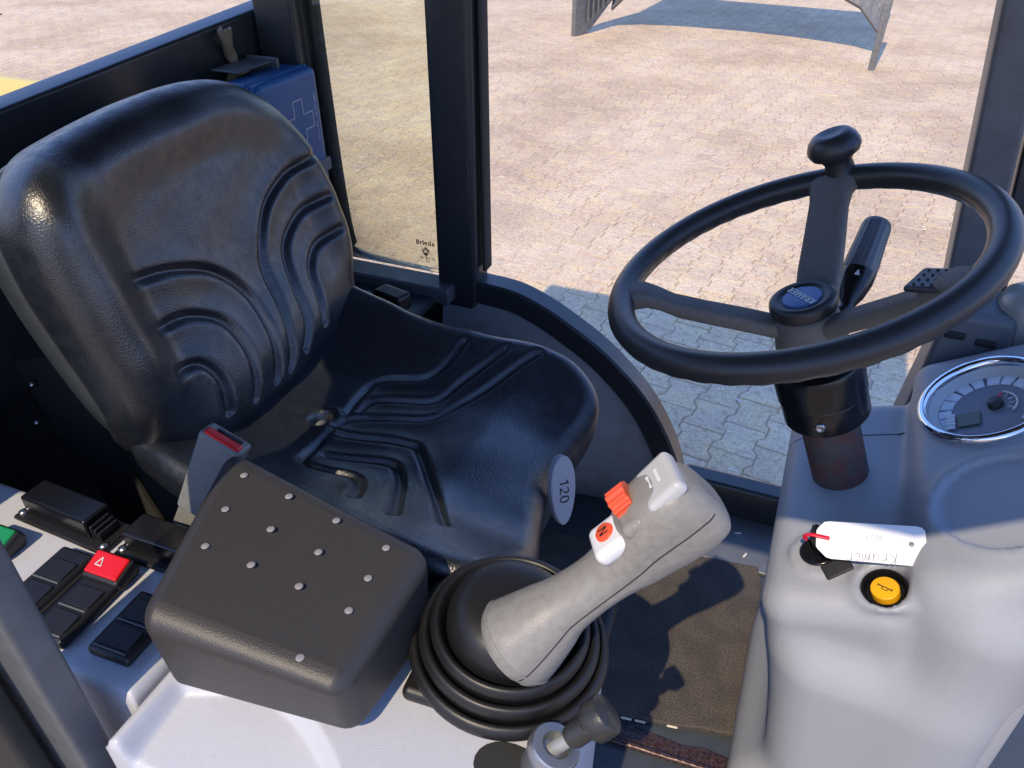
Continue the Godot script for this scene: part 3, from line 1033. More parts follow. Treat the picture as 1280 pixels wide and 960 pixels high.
	stg.box(V(0.032, 0.06, 0.004), 0.0015, Transform3D(bf.basis, bf * V(-0.006, -0.078, 0)), 1)
	part(bk, "buckle_stalk", stg, M.buckle_grey)

	var lt := thing("door_catch", "small black door catch block at the foot of the tinted side window", "catch", V(-0.63, 1.08, -1.0))
	var lgk := Geo.new()
	lgk.box(V(0.062, 0.03, 0.035), 0.006, Transform3D(Basis(Vector3.UP, -0.25), V(-0.625, 1.115, -1.0)), 2)
	part(lt, "catch_body", lgk, M.rubber)
	var l2 := Geo.new()
	l2.box(V(0.018, 0.018, 0.02), 0.004, at(V(-0.668, 1.117, -0.985)), 2)
	part(lt, "latch_tab", l2, M.strap_grey)
	var l3 := Geo.new()
	l3.box(V(0.16, 0.02, 0.10), 0.005, at(V(-0.66, 1.085, -1.03)), 1)
	part(lt, "catch_plate", l3, M.cab_shell)

# ---------------------------------------------------------------- side console
func console_y(p: Vector2) -> float:
	# scooped lower part of the front cover, below a ridge that runs along it
	var ridge := -0.30
	if p.x < -0.37:
		ridge = lerpf(-0.283, -0.311, smoothstep(-0.465, -0.37, p.x))
	else:
		ridge = lerpf(-0.311, -0.215, pow(clampf((p.x + 0.37) / 0.16, 0.0, 1.0), 1.7))
	var s := smoothstep(ridge - 0.003, ridge + 0.014, p.y) * smoothstep(-0.452, -0.438, p.x)
	return 1.120 - 0.016 * s - 0.10 * maxf(0.0, p.y - ridge) * s

func sheet(x0: float, x1: float, z0: float, z1: float, nx: int, nz: int, h: Callable, r: float, drop: float) -> Geo:
	var g := Geo.new()
	var rows := []
	for i in range(-2, nx + 3):
		var row := PackedVector3Array()
		for j in range(-2, nz + 3):
			var p := V2(lerpf(x0, x1, clampf(float(i) / nx, 0, 1)), lerpf(z0, z1, clampf(float(j) / nz, 0, 1)))
			var d := minf(minf(p.x - x0, x1 - p.x), minf(p.y - z0, z1 - p.y))
			var y: float = h.call(p)
			if d < r:
				y -= r - sqrt(maxf(r * r - (r - d) * (r - d), 0.0))
			if i < 0 or j < 0 or i > nx or j > nz:
				y -= drop * (0.1 if i in [-1, nx + 1] or j in [-1, nz + 1] else 1.0)
			row.append(V(p.x, y, p.y))
		rows.append(row)
	g.skin(rows, false)
	var out := PackedInt32Array()
	for i in range(0, g.f.size(), 3):
		out.append_array(PackedInt32Array([g.f[i], g.f[i + 1], g.f[i + 2]]))
	g.f = out
	return g

func console() -> void:
	var t := thing("side_console", "white moulded control console beside the seat with black rocker switches", "console", V(-0.45, 0.72, -0.33))
	var flat := func(_p: Vector2) -> float: return 1.120
	part(t, "switch_panel", sheet(-0.97, -0.468, -0.415, -0.246, 60, 40, flat, 0.010, 0.36), M.console_white)
	part(t, "front_cover", sheet(-0.462, -0.100, -0.52, -0.206, 120, 100, console_y, 0.008, 0.36), M.console_white)
	var core := Geo.new()
	core.box(V(0.80, 0.30, 0.17), 0.004, at(V(-0.53, 0.86, -0.36)), 1)
	part(t, "console_core", core, M.seam)
	# hazard and lamp switches: a black frame with two or three keys, some with a coloured cap
	var defs := [[V(-0.735, 1.121, -0.300), 0.100, "green_cap"], [V(-0.6430, 1.121, -0.302), 0.112, ""], [V(-0.5895, 1.121, -0.312), 0.104, "red_cap"], [V(-0.5190, 1.121, -0.305), 0.074, ""]]
	for i in defs.size():
		var o: Vector3 = defs[i][0]
		var len_: float = defs[i][1]
		var wd := 0.044 if i != 3 else 0.048
		var yaw := Transform3D(Basis(Vector3.UP, 0.035), o)
		var g := Geo.new()
		g.box(V(wd, 0.012, len_), 0.004, yaw * at(V(0, 0.005, 0)), 2)
		var sw := part(t, "rocker_switch", g, M.switch_black)
		var keys := 3 if i == 1 else 2
		for k in keys:
			var kz := len_ * 0.5 - 0.020 - k * 0.031
			if defs[i][2] and k == keys - 1 and i == 0:
				continue
			var kg := Geo.new()
			kg.box(V(wd - 0.013, 0.003, 0.024), 0.001, yaw * Transform3D(Basis(Vector3.RIGHT, 0.05), V(0.001, 0.0115, kz)), 1)
			part(sw, "switch_key", kg, M.switch_black)
			var rg := Geo.new()
			rg.box(V(wd - 0.010, 0.0016, 0.0022), 0.0005, yaw * at(V(0.0, 0.0125, kz + 0.0145)), 1)
			part(sw, "key_ridge", rg, M.stalk_grey)
		if defs[i][2]:
			var zc := -len_ * 0.5 + 0.016
			var cg := Geo.new()
			cg.box(V(wd + 0.004, 0.016, 0.032), 0.004, yaw * Transform3D(Basis(Vector3.RIGHT, 0.30), V(0.0, 0.012, zc)), 3)
			part(sw, "cap_frame", cg, M.switch_black)
			var c2 := Geo.new()
			c2.box(V(wd - 0.002, 0.006, 0.025), 0.002, yaw * Transform3D(Basis(Vector3.RIGHT, 0.30), V(0.0, 0.0195, zc + 0.001)), 3)
			var cp := part(sw, "switch_cap", c2, M[defs[i][2]])
			tag(cp, "red cap with a white warning triangle" if i == 2 else "green cap with white marks")
			var pf: Transform3D = yaw * Transform3D(Basis(Vector3.RIGHT, 0.30), V(0.0, 0.0226, zc + 0.001))
			var mk := Geo.new()
			if i == 2:
				var tri := [V(-0.012, 0.0004, 0.004), V(-0.004, 0.0004, 0.004), V(-0.008, 0.0004, -0.005)]
				for q in 3:
					mk.tube(PackedVector3Array([pf * tri[q], pf * tri[(q + 1) % 3]]), [0.0007], 5)
			else:
				mk.box(V(0.004, 0.001, 0.004), 0.0004, pf * at(V(0.006, 0.0, 0.002)), 1)
				mk.box(V(0.006, 0.001, 0.003), 0.0004, pf * at(V(-0.012, 0.0, 0.002)), 1)
			part(sw, "switch_symbol", mk, M.white_print)
	# two covered socket blocks along the wall side
	for s in 2:
		var o := V(-0.692, 1.121, -0.391) if s == 0 else V(-0.545, 1.121, -0.394)
		var yw := Transform3D(Basis(Vector3.UP, -0.04 if s == 0 else 0.02), o)
		var g := Geo.new()
		g.box(V(0.138, 0.006, 0.046), 0.002, yw * at(V(0, 0.003, 0)), 1)
		var bl := part(t, "socket_block", g, M.switch_black)
		var up := Geo.new()
		up.box(V(0.100, 0.026, 0.034), 0.003, yw * at(V(-0.008, 0.018, -0.004)), 2)
		part(bl, "socket_cover", up, M.gloss_black)
		var cl := Geo.new()
		for k in 3:
			cl.box(V(0.004, 0.02, 0.026), 0.001, yw * at(V(0.046 + k * 0.005, 0.014 - k * 0.003, -0.002)), 1)
		part(bl, "socket_clip", cl, M.switch_black)
		for q in [-0.062, 0.063]:
			var sc := Geo.new()
			sc.lathe([V2(0.005, 0.0), V2(0.0048, 0.002), V2(0.002, 0.0032), V2(0.0001, 0.0034)], yw * at(V(q, 0.006, 0.014)), 14)
			part(bl, "screw", sc, M.bolt)
	var sc2 := Geo.new()
	sc2.lathe([V2(0.0065, 0.0), V2(0.006, 0.0025), V2(0.003, 0.0035), V2(0.0028, 0.0015), V2(0.0001, 0.0015)], frame(V(-0.412, 1.090, -0.222), V(0, 1, 0.1)), 16)
	part(t, "cover_screw", sc2, M.bolt)
	var slot := Geo.new()
	var sp := PackedVector2Array()
	for k in 20:
		var a := TAU * k / 20
		sp.append(V2(-0.133 + cos(a) * 0.028 + (0.03 if cos(a) > 0 else 0.0), -0.315 + sin(a) * 0.022))
	slot.prism(sp, 1.10, 1.1212, Transform3D(), 0.001)
	part(t, "lever_slot", slot, M.seam, 30.0)

	var p := thing("armrest_pad", "dark brown-grey padded armrest block dotted with small pale studs on the console", "armrest", V(-0.37, 1.12, -0.35))
	var ag := Geo.new()
	ag.box(V(0.235, 0.12, 0.165), 0.019, Transform3D(), 6, func(q: Vector3, h: Vector3) -> Vector3:
		var u := (q / h + Vector3.ONE) * 0.5
		var c := ARM
		var a: Vector3 = c[0].lerp(c[1], u.x).lerp(c[2].lerp(c[3], u.x), u.y)
		var b: Vector3 = c[4].lerp(c[5], u.x).lerp(c[6].lerp(c[7], u.x), u.y)
		return a.lerp(b, u.z) + Vector3(0, 0.006 * sin(u.x * PI) * u.y, 0))
	part(p, "pad", ag, M.pad_foam)
	for i in 4:
		for j in (4 if i == 3 else 3):
			var u := 0.15 + 0.230 * i
			var w := 0.15 + 0.215 * j
			if j == 3:
				u = 0.76
				w = 0.90
			var top: Vector3 = ARM[2].lerp(ARM[3], u).lerp(ARM[6].lerp(ARM[7], u), w) + V(0, 0.006 * sin(u * PI) - (0.0 if w < 0.82 else 0.0025), 0)
			var sg := Geo.new()
			sg.ball(top, V(0.0038, 0.0011, 0.0038), 12)
			part(p, "stud", sg, M.stud)

const GRIP_TURN := 0.38
const ARM := [Vector3(-0.500, 1.122, -0.440), Vector3(-0.248, 1.122, -0.415), Vector3(-0.492, 1.258, -0.452), Vector3(-0.250, 1.222, -0.428), Vector3(-0.446, 1.118, -0.270), Vector3(-0.256, 1.132, -0.286), Vector3(-0.438, 1.235, -0.256), Vector3(-0.256, 1.204, -0.278)]

# ---------------------------------------------------------------- joystick and lever
func joystick() -> void:
	var t := thing("joystick", "grey loader joystick with orange thumb switch rising from a ringed black rubber boot", "joystick", V(-0.165, 1.12, -0.42))
	var pl := Geo.new()
	pl.box(V(0.165, 0.016, 0.165), 0.007, Transform3D(Basis(Vector3.UP, 0.06), V(-0.168, 1.124, -0.425)), 3)
	part(t, "boot_plate", pl, M.rubber)
	var bf := frame(V(-0.173, 1.128, -0.418), V(0.10, 1.0, 0.06))
	var prof := []
	var pts := PackedVector3Array()
	for q in [V2(0.070, 0.0), V2(0.088, 0.004), V2(0.0935, 0.012), V2(0.091, 0.020), V2(0.086, 0.022), V2(0.0815, 0.016), V2(0.080, 0.013), V2(0.0815, 0.022), V2(0.0835, 0.028), V2(0.081, 0.036), V2(0.076, 0.037), V2(0.0715, 0.030), V2(0.070, 0.026), V2(0.0715, 0.036), V2(0.073, 0.042), V2(0.0705, 0.049), V2(0.066, 0.050), V2(0.061, 0.042), V2(0.059, 0.036), V2(0.0585, 0.042), V2(0.058, 0.052), V2(0.054, 0.064), V2(0.047, 0.072), V2(0.036, 0.077), V2(0.020, 0.079), V2(0.0002, 0.079)]:
		pts.append(V(q.x, q.y, 0))
	for q in smooth(pts, 3):
		prof.append(V2(q.x, q.y))
	var bg := Geo.new()
	bg.lathe(prof, bf, 72, 0.004)
	part(t, "rubber_boot", bg, M.rubber)
	# the grip: sections along its axis
	var a := V(-0.152, 1.188, -0.385)
	var b := V(-0.026, 1.330, -0.462)
	var ax := (b - a).normalized()
	var side := V(-0.66, 0.66, -0.05)                   # thumb side: up and towards the seat
	side = (side - ax * side.dot(ax)).normalized()
	side = side.rotated(ax, GRIP_TURN)
	var q3 := ax.cross(side)
	var secs := [[-0.006, 0.0, 0.036, 0.036], [0.0, 0.0, 0.0395, 0.038], [0.008, 0.0, 0.0395, 0.038], [0.022, 0.0, 0.036, 0.035], [0.042, 0.001, 0.0305, 0.030], [0.060, 0.002, 0.0245, 0.0255], [0.085, 0.001, 0.0215, 0.0235], [0.110, 0.001, 0.0225, 0.0235], [0.135, 0.004, 0.0295, 0.026], [0.152, 0.008, 0.0345, 0.028], [0.170, 0.010, 0.0385, 0.030], [0.186, 0.0105, 0.040, 0.031], [0.199, 0.010, 0.0385, 0.030], [0.208, 0.008, 0.034, 0.027], [0.214, 0.007, 0.025, 0.021], [0.2165, 0.007, 0.014, 0.012]]
	var rows := []
	for i in (secs.size() - 1) * 4 + 1:
		var k := i / 4
		var f := (i % 4) / 4.0
		var s0: Array = secs[maxi(k - 1, 0)]
		var s1: Array = secs[k]
		var s2: Array = secs[mini(k + 1, secs.size() - 1)]
		var s3: Array = secs[mini(k + 2, secs.size() - 1)]
		var w := []
		for c in 4:
			w.append(cubic_interpolate(s1[c], s2[c], s0[c], s3[c], f))
		var ring := PackedVector3Array()
		var sq: float = lerpf(2.1, 2.9, smoothstep(0.09, 0.17, w[0]))
		for j in 40:
			var an := TAU * j / 40
			var cx := signf(cos(an)) * pow(absf(cos(an)), 2.0 / sq)
			var sx := signf(sin(an)) * pow(absf(sin(an)), 2.0 / sq)
			var groove := 1.0
			if absf(absf(sin(an)) - 1.0) < 0.004:
				groove = 0.965
			ring.append(a + ax * w[0] + side * (w[1] + w[2] * cx * groove) + q3 * w[3] * sx * groove)
		rows.append(ring)
	var gg := Geo.new()
	gg.skin(rows, true, true, true)
	var grip := part(t, "grip", gg, M.grip_grey)
	# parting line of the two half shells, along both flanks, and the lip of the skirt
	for sgn in [1.0, -1.0]:
		var sp := PackedVector3Array()
		for i in range(2, rows.size() - 6):
			var r: PackedVector3Array = rows[i]
			sp.append(r[10 if sgn > 0 else 30])
		var sl := Geo.new()
		sl.tube(sp, [0.0007], 5)
		part(grip, "parting_line", sl, M.seam)
	var lip := Geo.new()
	var lr: PackedVector3Array = rows[6].duplicate()
	lr.append(lr[0])
	lip.tube(lr, [0.0012], 6, false)
	part(grip, "skirt_lip", lip, M.grip_grey)
	# controls on the thumb side
	var place := func(al: float, up: float, cross: float) -> Transform3D:
		return Transform3D(Basis(ax, side, ax.cross(side)), a + ax * al + side * up + q3 * cross)
	var wb := Geo.new()
	wb.box(V(0.032, 0.016, 0.034), 0.0065, place.call(0.134, 0.0312, 0.003), 4)
	var wp := part(t, "button_panel", wb, M.white_print)
	var rb := Geo.new()
	rb.lathe([V2(0.0085, 0.0), V2(0.0080, 0.0016), V2(0.0001, 0.002)], place.call(0.135, 0.0390, 0.001), 22)
	part(wp, "red_button", rb, M.orange)
	var lp: Transform3D = place.call(0.135, 0.0412, 0.001)
	lettering(wp, "button_symbol", "N", 0.008, lp * Transform3D(Basis(V(0, 0, -1), V(-1, 0, 0), V(0, 1, 0)), Vector3.ZERO), M.black_print)
	var hs := Geo.new()
	hs.box(V(0.023, 0.016, 0.036), 0.006, place.call(0.161, 0.0375, 0.004), 3)
	part(t, "roller_housing", hs, M.grip_grey)
	var rl := Geo.new()
	var rf: Transform3D = place.call(0.162, 0.0425, -0.008)
	var gear := []
	for i in 3:
		var ring := PackedVector3Array()
		for k in 48:
			var an := TAU * k / 48
			var r := 0.0145 if k % 4 < 2 else 0.0128
			if i != 1:
				r -= 0.0
			ring.append(rf * V((i - 1) * 0.0085, sin(an) * r, cos(an) * r))
		gear.append(ring)
	rl.skin(gear, true, true, true)
	part(t, "thumb_roller", rl, M.orange, 30.0)
	var tp := Geo.new()
	var tpf: Transform3D = place.call(0.196, 0.0435, 0.001)
	tpf.basis = tpf.basis.rotated(q3, 0.12)
	tp.box(V(0.034, 0.014, 0.042), 0.005, tpf, 4)
	var tk := part(t, "top_key", tp, M.grip_panel)
	for s in 2:
		var mk := Geo.new()
		mk.box(V(0.003, 0.001, 0.013), 0.0004, tpf * at(V(-0.006 + s * 0.009, 0.0071, -0.002)), 1)
		part(tk, "key_mark", mk, M.white_print)

	var l := thing("hand_lever", "short lever with black knob in a grey metal collar at the console's front corner", "lever", V(-0.10, 1.12, -0.33))
	var n := V(0.28, 0.90, -0.10).normalized()
	var cf := frame(V(-0.106, 1.118, -0.327), n)
	var cg := Geo.new()
	cg.lathe([V2(0.0165, -0.01), V2(0.0175, 0.0), V2(0.0185, 0.002), V2(0.0185, 0.022), V2(0.0215, 0.026), V2(0.0215, 0.034), V2(0.0195, 0.037), V2(0.012, 0.0375), V2(0.0112, 0.035), V2(0.0085, 0.032), V2(0.0002, 0.031)], cf, 36)
	part(l, "collar", cg, M.steel, 35.0)
	var n2 := V(0.62, 0.62, -0.42).normalized()
	var sf := frame(cf * V(0, 0.031, 0), n2)
	var stg := Geo.new()
	stg.lathe([V2(0.0062, -0.004), V2(0.0062, 0.028)], sf, 20)
	part(l, "lever_rod", stg, M.silver_tube, 35.0)
	var kg := Geo.new()
	kg.lathe([V2(0.0085, 0.016), V2(0.0105, 0.022), V2(0.0105, 0.034), V2(0.0125, 0.036), V2(0.0165, 0.040), V2(0.0175, 0.046), V2(0.0172, 0.054), V2(0.0155, 0.0575), V2(0.0002, 0.0585)], sf, 32)
	part(l, "knob", kg, M.rim_plastic)

# ---------------------------------------------------------------- steering
func steering() -> void:
	var c := V(-0.001, 1.401, -0.776)
	var n := V(-0.36, 0.928, 0.095).normalized()
	var wf := frame(c, n)
	var pol := func(r: float, deg: float, k: float) -> Vector3:
		var q := deg_to_rad(deg)
		return wf * V(r * cos(q), k, -r * sin(q))
	var t := thing("steering_wheel", "black three-spoke steering wheel with a spinner knob and blue hub badge", "steering wheel", wf * V(0, -0.12, 0))
	var rows := []
	for i in 160:
		var th := TAU * i / 160
		var ring := PackedVector3Array()
		for j in 20:
			var q := TAU * j / 20
			var rr := 0.0150 * cos(q)
			var kk := 0.0142 * sin(q)
			if sin(q) < -0.25:       # finger waves on the underside
				kk -= 0.0018 * (0.5 + 0.5 * sin(th * 42.0)) * -sin(q)
				rr -= 0.0016 * (0.5 + 0.5 * sin(th * 42.0)) * (1.0 if cos(q) < 0 else 0.0) * -1.0
			if absf(sin(q) + 0.309) < 0.01:  # moulding line
				rr *= 0.95
			var r := 0.184 + rr
			ring.append(wf * V(r * cos(th), kk, -r * sin(th)))
		rows.append(ring)
	rows.append(rows[0])
	var rg := Geo.new()
	rg.skin(rows, true)
	part(t, "rim", rg, M.rim_plastic)
	for d in [[82.0, 0.024, 0.012], [-30.0, 0.0155, 0.0115], [-172.0, 0.015, 0.0115]]:
		var sg := Geo.new()
		var sr := []
		var st := [[0.012, -0.082, 1.0], [0.03, -0.076, 1.0], [0.06, -0.060, 1.0], [0.10, -0.040, 0.95], [0.130, -0.024, 0.95], [0.145, -0.011, 1.0], [0.158, -0.003, 1.15], [0.174, -0.001, 1.35]]
		if d[0] == 82.0:
			st = [[0.012, -0.082, 0.9], [0.035, -0.076, 0.95], [0.07, -0.056, 1.0], [0.11, -0.034, 0.95], [0.145, -0.013, 0.90], [0.162, -0.004, 1.0], [0.174, -0.001, 1.25]]
		for s in st:
			var o: Vector3 = pol.call(s[0], d[0], s[1])
			var w: Vector3 = (pol.call(1.0, d[0] + 90.0, 0) - c).normalized()
			var upn := n
			var ring := PackedVector3Array()
			for j in 20:
				var q := TAU * j / 20
				var cx := signf(cos(q)) * pow(absf(cos(q)), 0.6)
				var sx := signf(sin(q)) * pow(absf(sin(q)), 0.7)
				ring.append(o + w * d[1] * s[2] * cx + upn * d[2] * sx)
			sr.append(ring)
		sg.skin(sr, true, true, true)
		var sp := part(t, "spoke", sg, M.spoke_plastic)
		if d[0] == -30.0:
			var pg := Geo.new()
			pg.box(V(0.040, 0.006, 0.036), 0.003, frame(pol.call(0.146, -30.0, -0.001), n + (pol.call(1.0, -30.0, 0) - c) * -0.12, pol.call(1.0, -30.0, 0) - c), 2)
			part(sp, "thumb_pad", pg, M.rim_plastic)
			var dg := Geo.new()
			for u in 4:
				for w in 4:
					dg.ball(frame(pol.call(0.146, -30.0, 0.0025), n + (pol.call(1.0, -30.0, 0) - c) * -0.12, pol.call(1.0, -30.0, 0) - c) * V((u - 1.5) * 0.008, 0, (w - 1.5) * 0.008), V(0.0015, 0.0012, 0.0015), 6)
			part(sp, "grip_dots", dg, M.rim_plastic)
	var hg := Geo.new()
	hg.lathe([V2(0.036, -0.115), V2(0.038, -0.10), V2(0.036, -0.085), V2(0.033, -0.068), V2(0.031, -0.058), V2(0.0002, -0.055)], wf, 44)
	part(t, "hub", hg, M.spoke_plastic)
	var cg := Geo.new()
	cg.lathe([V2(0.030, -0.062), V2(0.0345, -0.058), V2(0.0352, -0.050), V2(0.034, -0.045), V2(0.030, -0.0428), V2(0.0245, -0.0440), V2(0.0235, -0.0455), V2(0.0002, -0.0455)], wf, 48)
	var cap := part(t, "hub_cap", cg, M.rim_plastic)
	var bd := Geo.new()
	bd.lathe([V2(0.0205, -0.0460), V2(0.0205, -0.0445), V2(0.0195, -0.0436), V2(0.0002, -0.0430)], wf, 44)
	part(cap, "badge", bd, M.cap_blue)
	# the badge text runs from the viewer's lower right to the upper left
	var rd := V(-0.62, 0, -0.72)
	rd = (rd - n * rd.dot(n)).normalized()
	lettering(cap, "badge_lettering", "KRAMER", 0.0078, Transform3D(Basis(rd, n.cross(rd), n), c + n * -0.0427), M.white_print, "Droid Sans", true)
	# spinner knob
	var kn := n.rotated(V(0, 0, 1), 0.06)
	var kf := frame(pol.call(0.184, 79.5, 0.001), kn)
	kf.basis = kf.basis.scaled_local(V(1.12, 1.05, 1.12))
	var kg := Geo.new()
	kg.lathe([V2(0.017, 0.0), V2(0.0145, 0.010), V2(0.0135, 0.020), V2(0.017, 0.026), V2(0.0235, 0.030), V2(0.0262, 0.036), V2(0.0262, 0.040), V2(0.0235, 0.047), V2(0.019, 0.052), V2(0.014, 0.054), V2(0.009, 0.0525), V2(0.0002, 0.052)], kf, 30, 0.02)
	part(t, "spinner_knob", kg, M.rim_plastic)

	var s := thing("steering_column", "rust-stained steering column tube with a black collar", "steering column", wf * V(0, -0.33, 0))
	var tg := Geo.new()
	tg.lathe([V2(0.0325, -0.345), V2(0.0325, -0.19)], wf, 40)
	part(s, "column_tube", tg, M.rusty_tube, 30.0)
	var og := Geo.new()
	og.lathe([V2(0.030, -0.2035), V2(0.045, -0.2030), V2(0.0475, -0.200), V2(0.0475, -0.172), V2(0.0465, -0.170), V2(0.0490, -0.168), V2(0.0495, -0.135), V2(0.047, -0.128), V2(0.030, -0.126), V2(0.030, -0.100)], wf, 44)
	var col := part(s, "collar", og, M.gloss_black, 40.0)
	var sc := Geo.new()
	var sd := V(-0.05, 0, 1.0)
	sd = (sd - n * sd.dot(n)).normalized()
	sc.lathe([V2(0.0058, 0.0), V2(0.0055, 0.002), V2(0.0035, 0.003), V2(0.003, 0.0012), V2(0.0001, 0.0012)], frame(c + n * -0.186 + sd * 0.0472, sd, Vector3.RIGHT), 18)
	part(col, "collar_screw", sc, M.bolt)

	var k := thing("indicator_stalk", "ribbed grey turn signal stalk behind the steering wheel", "stalk", V(0.066, 1.30, -0.84))
	var a0 := V(0.045, 1.302, -0.830)
	var b0 := V(0.066, 1.316, -0.872)
	var a1 := V(0.083, 1.376, -0.975)
	var dd := (a1 - b0).normalized()
	var base := Geo.new()
	base.box(V(0.042, 0.030, 0.036), 0.008, frame(V(0.052, 1.296, -0.835), n), 3)
	part(k, "stalk_base", base, M.stalk_grey)
	var ng := Geo.new()
	ng.tube(PackedVector3Array([a0, b0 - dd * 0.012, b0, b0 + dd * 0.012, b0 + dd * 0.032, b0 + dd * 0.042]), [0.010, 0.0095, 0.0105, 0.0155, 0.0195, 0.0195], 28)
	part(k, "stalk_neck", ng, M.gloss_black)
	var gp := Geo.new()
	var gr := []
	for q in [V2(0.042, 0.0185), V2(0.043, 0.0198), V2(0.060, 0.0196), V2(0.090, 0.0180), V2(0.112, 0.0172), V2(0.118, 0.0160), V2(0.1195, 0.012)]:
		var ring := PackedVector3Array()
		var f := frame(b0 + dd * q.x, dd)
		for j in 64:
			var an := TAU * j / 64
			var r: float = q.y * (1.0 - (0.045 if (j % 4 == 0 and q.x > 0.05 and q.x < 0.115) else 0.0))
			ring.append(f * V(r * cos(an), 0, -r * sin(an)))
		gr.append(ring)
	gp.skin(gr, true, true, true)
	part(k, "ribbed_grip", gp, M.stalk_grey)
	var vw := V(-0.1, 0.5, 0.85)
	vw = (vw - dd * vw.dot(dd)).normalized()
	var mf := Transform3D(Basis(dd.cross(vw) * -1.0, vw, Vector3.ZERO), Vector3.ZERO)
	var tri := Geo.new()
	var o := b0 + dd * 0.030 + vw * 0.0196
	var rt := vw.cross(dd).normalized() * -1.0
	tri.v = PackedVector3Array([o + dd * 0.005, o - rt * 0.003 - dd * 0.003, o + rt * 0.003 - dd * 0.003, o + vw * 0.0008 + dd * 0.005, o + vw * 0.0008 - rt * 0.003 - dd * 0.003, o + vw * 0.0008 + rt * 0.003 - dd * 0.003])
	tri.f = PackedInt32Array([3, 4, 5, 0, 2, 1, 0, 1, 4, 0, 4, 3, 1, 2, 5, 1, 5, 4, 2, 0, 3, 2, 3, 5])
	part(k, "arrow_mark", tri, M.white_print, 30.0)
	var bs := frame(V(0.0615, 1.3095, -0.820), n)
	var am := Geo.new()
	for q in [[V(-0.004, 0.003, 0.003), V(0.004, 0.003, 0.003)], [V(-0.004, 0.003, -0.003), V(0.004, 0.003, -0.003)], [V(-0.004, 0.003, 0.003), V(-0.007, 0.003, 0.0)], [V(-0.007, 0.003, 0.0), V(-0.004, 0.003, -0.003)], [V(0.004, 0.003, 0.003), V(0.007, 0.003, 0.0)], [V(0.007, 0.003, 0.0), V(0.004, 0.003, -0.003)]]:
		am.tube(PackedVector3Array([bs * q[0], bs * q[1]]), [0.0007], 5)
	part(k, "signal_mark", am, M.white_print)

# ---------------------------------------------------------------- dashboard
var fa: Transform3D
var fb: Transform3D
var fai: Transform3D
var fbi: Transform3D

func rb(p: Vector3, h: Vector3, r: float) -> float:
	var q := p.abs() - h + Vector3.ONE * r
	return q.max(Vector3.ZERO).length() + minf(maxf(q.x, maxf(q.y, q.z)), 0.0) - r

func smin(a: float, b: float, k: float) -> float:
	var h := maxf(k - absf(a - b), 0.0) / k
	return minf(a, b) - h * h * k * 0.25

func smax(a: float, b: float, k: float) -> float:
	return -smin(-a, -b, k)

func dash_body(p: Vector3) -> float:
	var a := fai * p
	var b := fbi * p
	var d := rb(a - Vector3(-0.004, -0.16, 0.0), Vector3(0.078, 0.16, 0.175), 0.035)
	var d2 := rb(b - Vector3(0.085, -0.10, 0.075), Vector3(0.172, 0.10, 0.185), 0.028)
	var d6 := rb(p - Vector3(0.250, 0.97, -0.745), Vector3(0.045, 0.19, 0.165), 0.04)
	# pedestal, drawn in towards the floor on the left
	var sx := 0.05 * clampf((1.10 - p.y) / 0.3, 0.0, 1.0)
	var d3 := rb(p - Vector3(0.172 + sx * 0.45, 0.84, -0.745), Vector3(0.112 - sx * 0.30, 0.20, 0.165), 0.05)
	var d4 := rb(p - Vector3(0.225, 0.70, -0.765), Vector3(0.155, 0.055, 0.165), 0.03)
	var d5 := rb(p - Vector3(0.305, 0.93, -0.80), Vector3(0.050, 0.26, 0.135), 0.03)
	d = smin(d, d2, 0.035)
	d = smin(d, d3, 0.030)
	d = smin(d, d6, 0.050)
	d = smin(d, d4, 0.075)
	d = smin(d, d5, 0.012)
	return d

# the moulding with its gauge bore, round tray, ignition boss and horn recess
func dash_d(p: Vector3) -> float:
	var d := dash_body(p)
	var b := fbi * p
	d = smax(d, -maxf(Vector2(b.x, b.z).length() - 0.066, absf(b.y) - 0.030), 0.004)
	var t := fti * p
	var tr := Vector2(t.x, t.z).length()
	d = smax(d, -maxf(tr - 0.064, maxf(-(t.y + 0.005), t.y - 0.02)), 0.008)
	d = smin(d, Vector2(tr - 0.068, t.y + 0.001).length() - 0.003, 0.010)
	var k := fki * p
	d = smin(d, maxf(Vector2(k.x, k.z).length() - 0.028, absf(k.y) - 0.0045), 0.012)
	var h := fhi * p
	var hr := Vector2(h.x, h.z).length()
	d = smin(d, Vector2(hr - 0.0265, h.y + 0.0015).length() - 0.003, 0.014)
	d = smax(d, -maxf(hr - 0.023, absf(h.y) - 0.016), 0.004)
	return d

var ft: Transform3D
var fk: Transform3D
var fh: Transform3D
var fti: Transform3D
var fki: Transform3D
var fhi: Transform3D

# a frame lying on the moulding, found by walking from start towards it
func on_pod(start: Vector3, dir: Vector3) -> Transform3D:
	var p := start
	for i in 60:
		p += dir * dash_body(p) * 0.8
	var e := 0.012
	var n := V(dash_body(p + V(e, 0, 0)) - dash_body(p - V(e, 0, 0)), dash_body(p + V(0, e, 0)) - dash_body(p - V(0, e, 0)), dash_body(p + V(0, 0, e)) - dash_body(p - V(0, 0, e)))
	return frame(p, n)

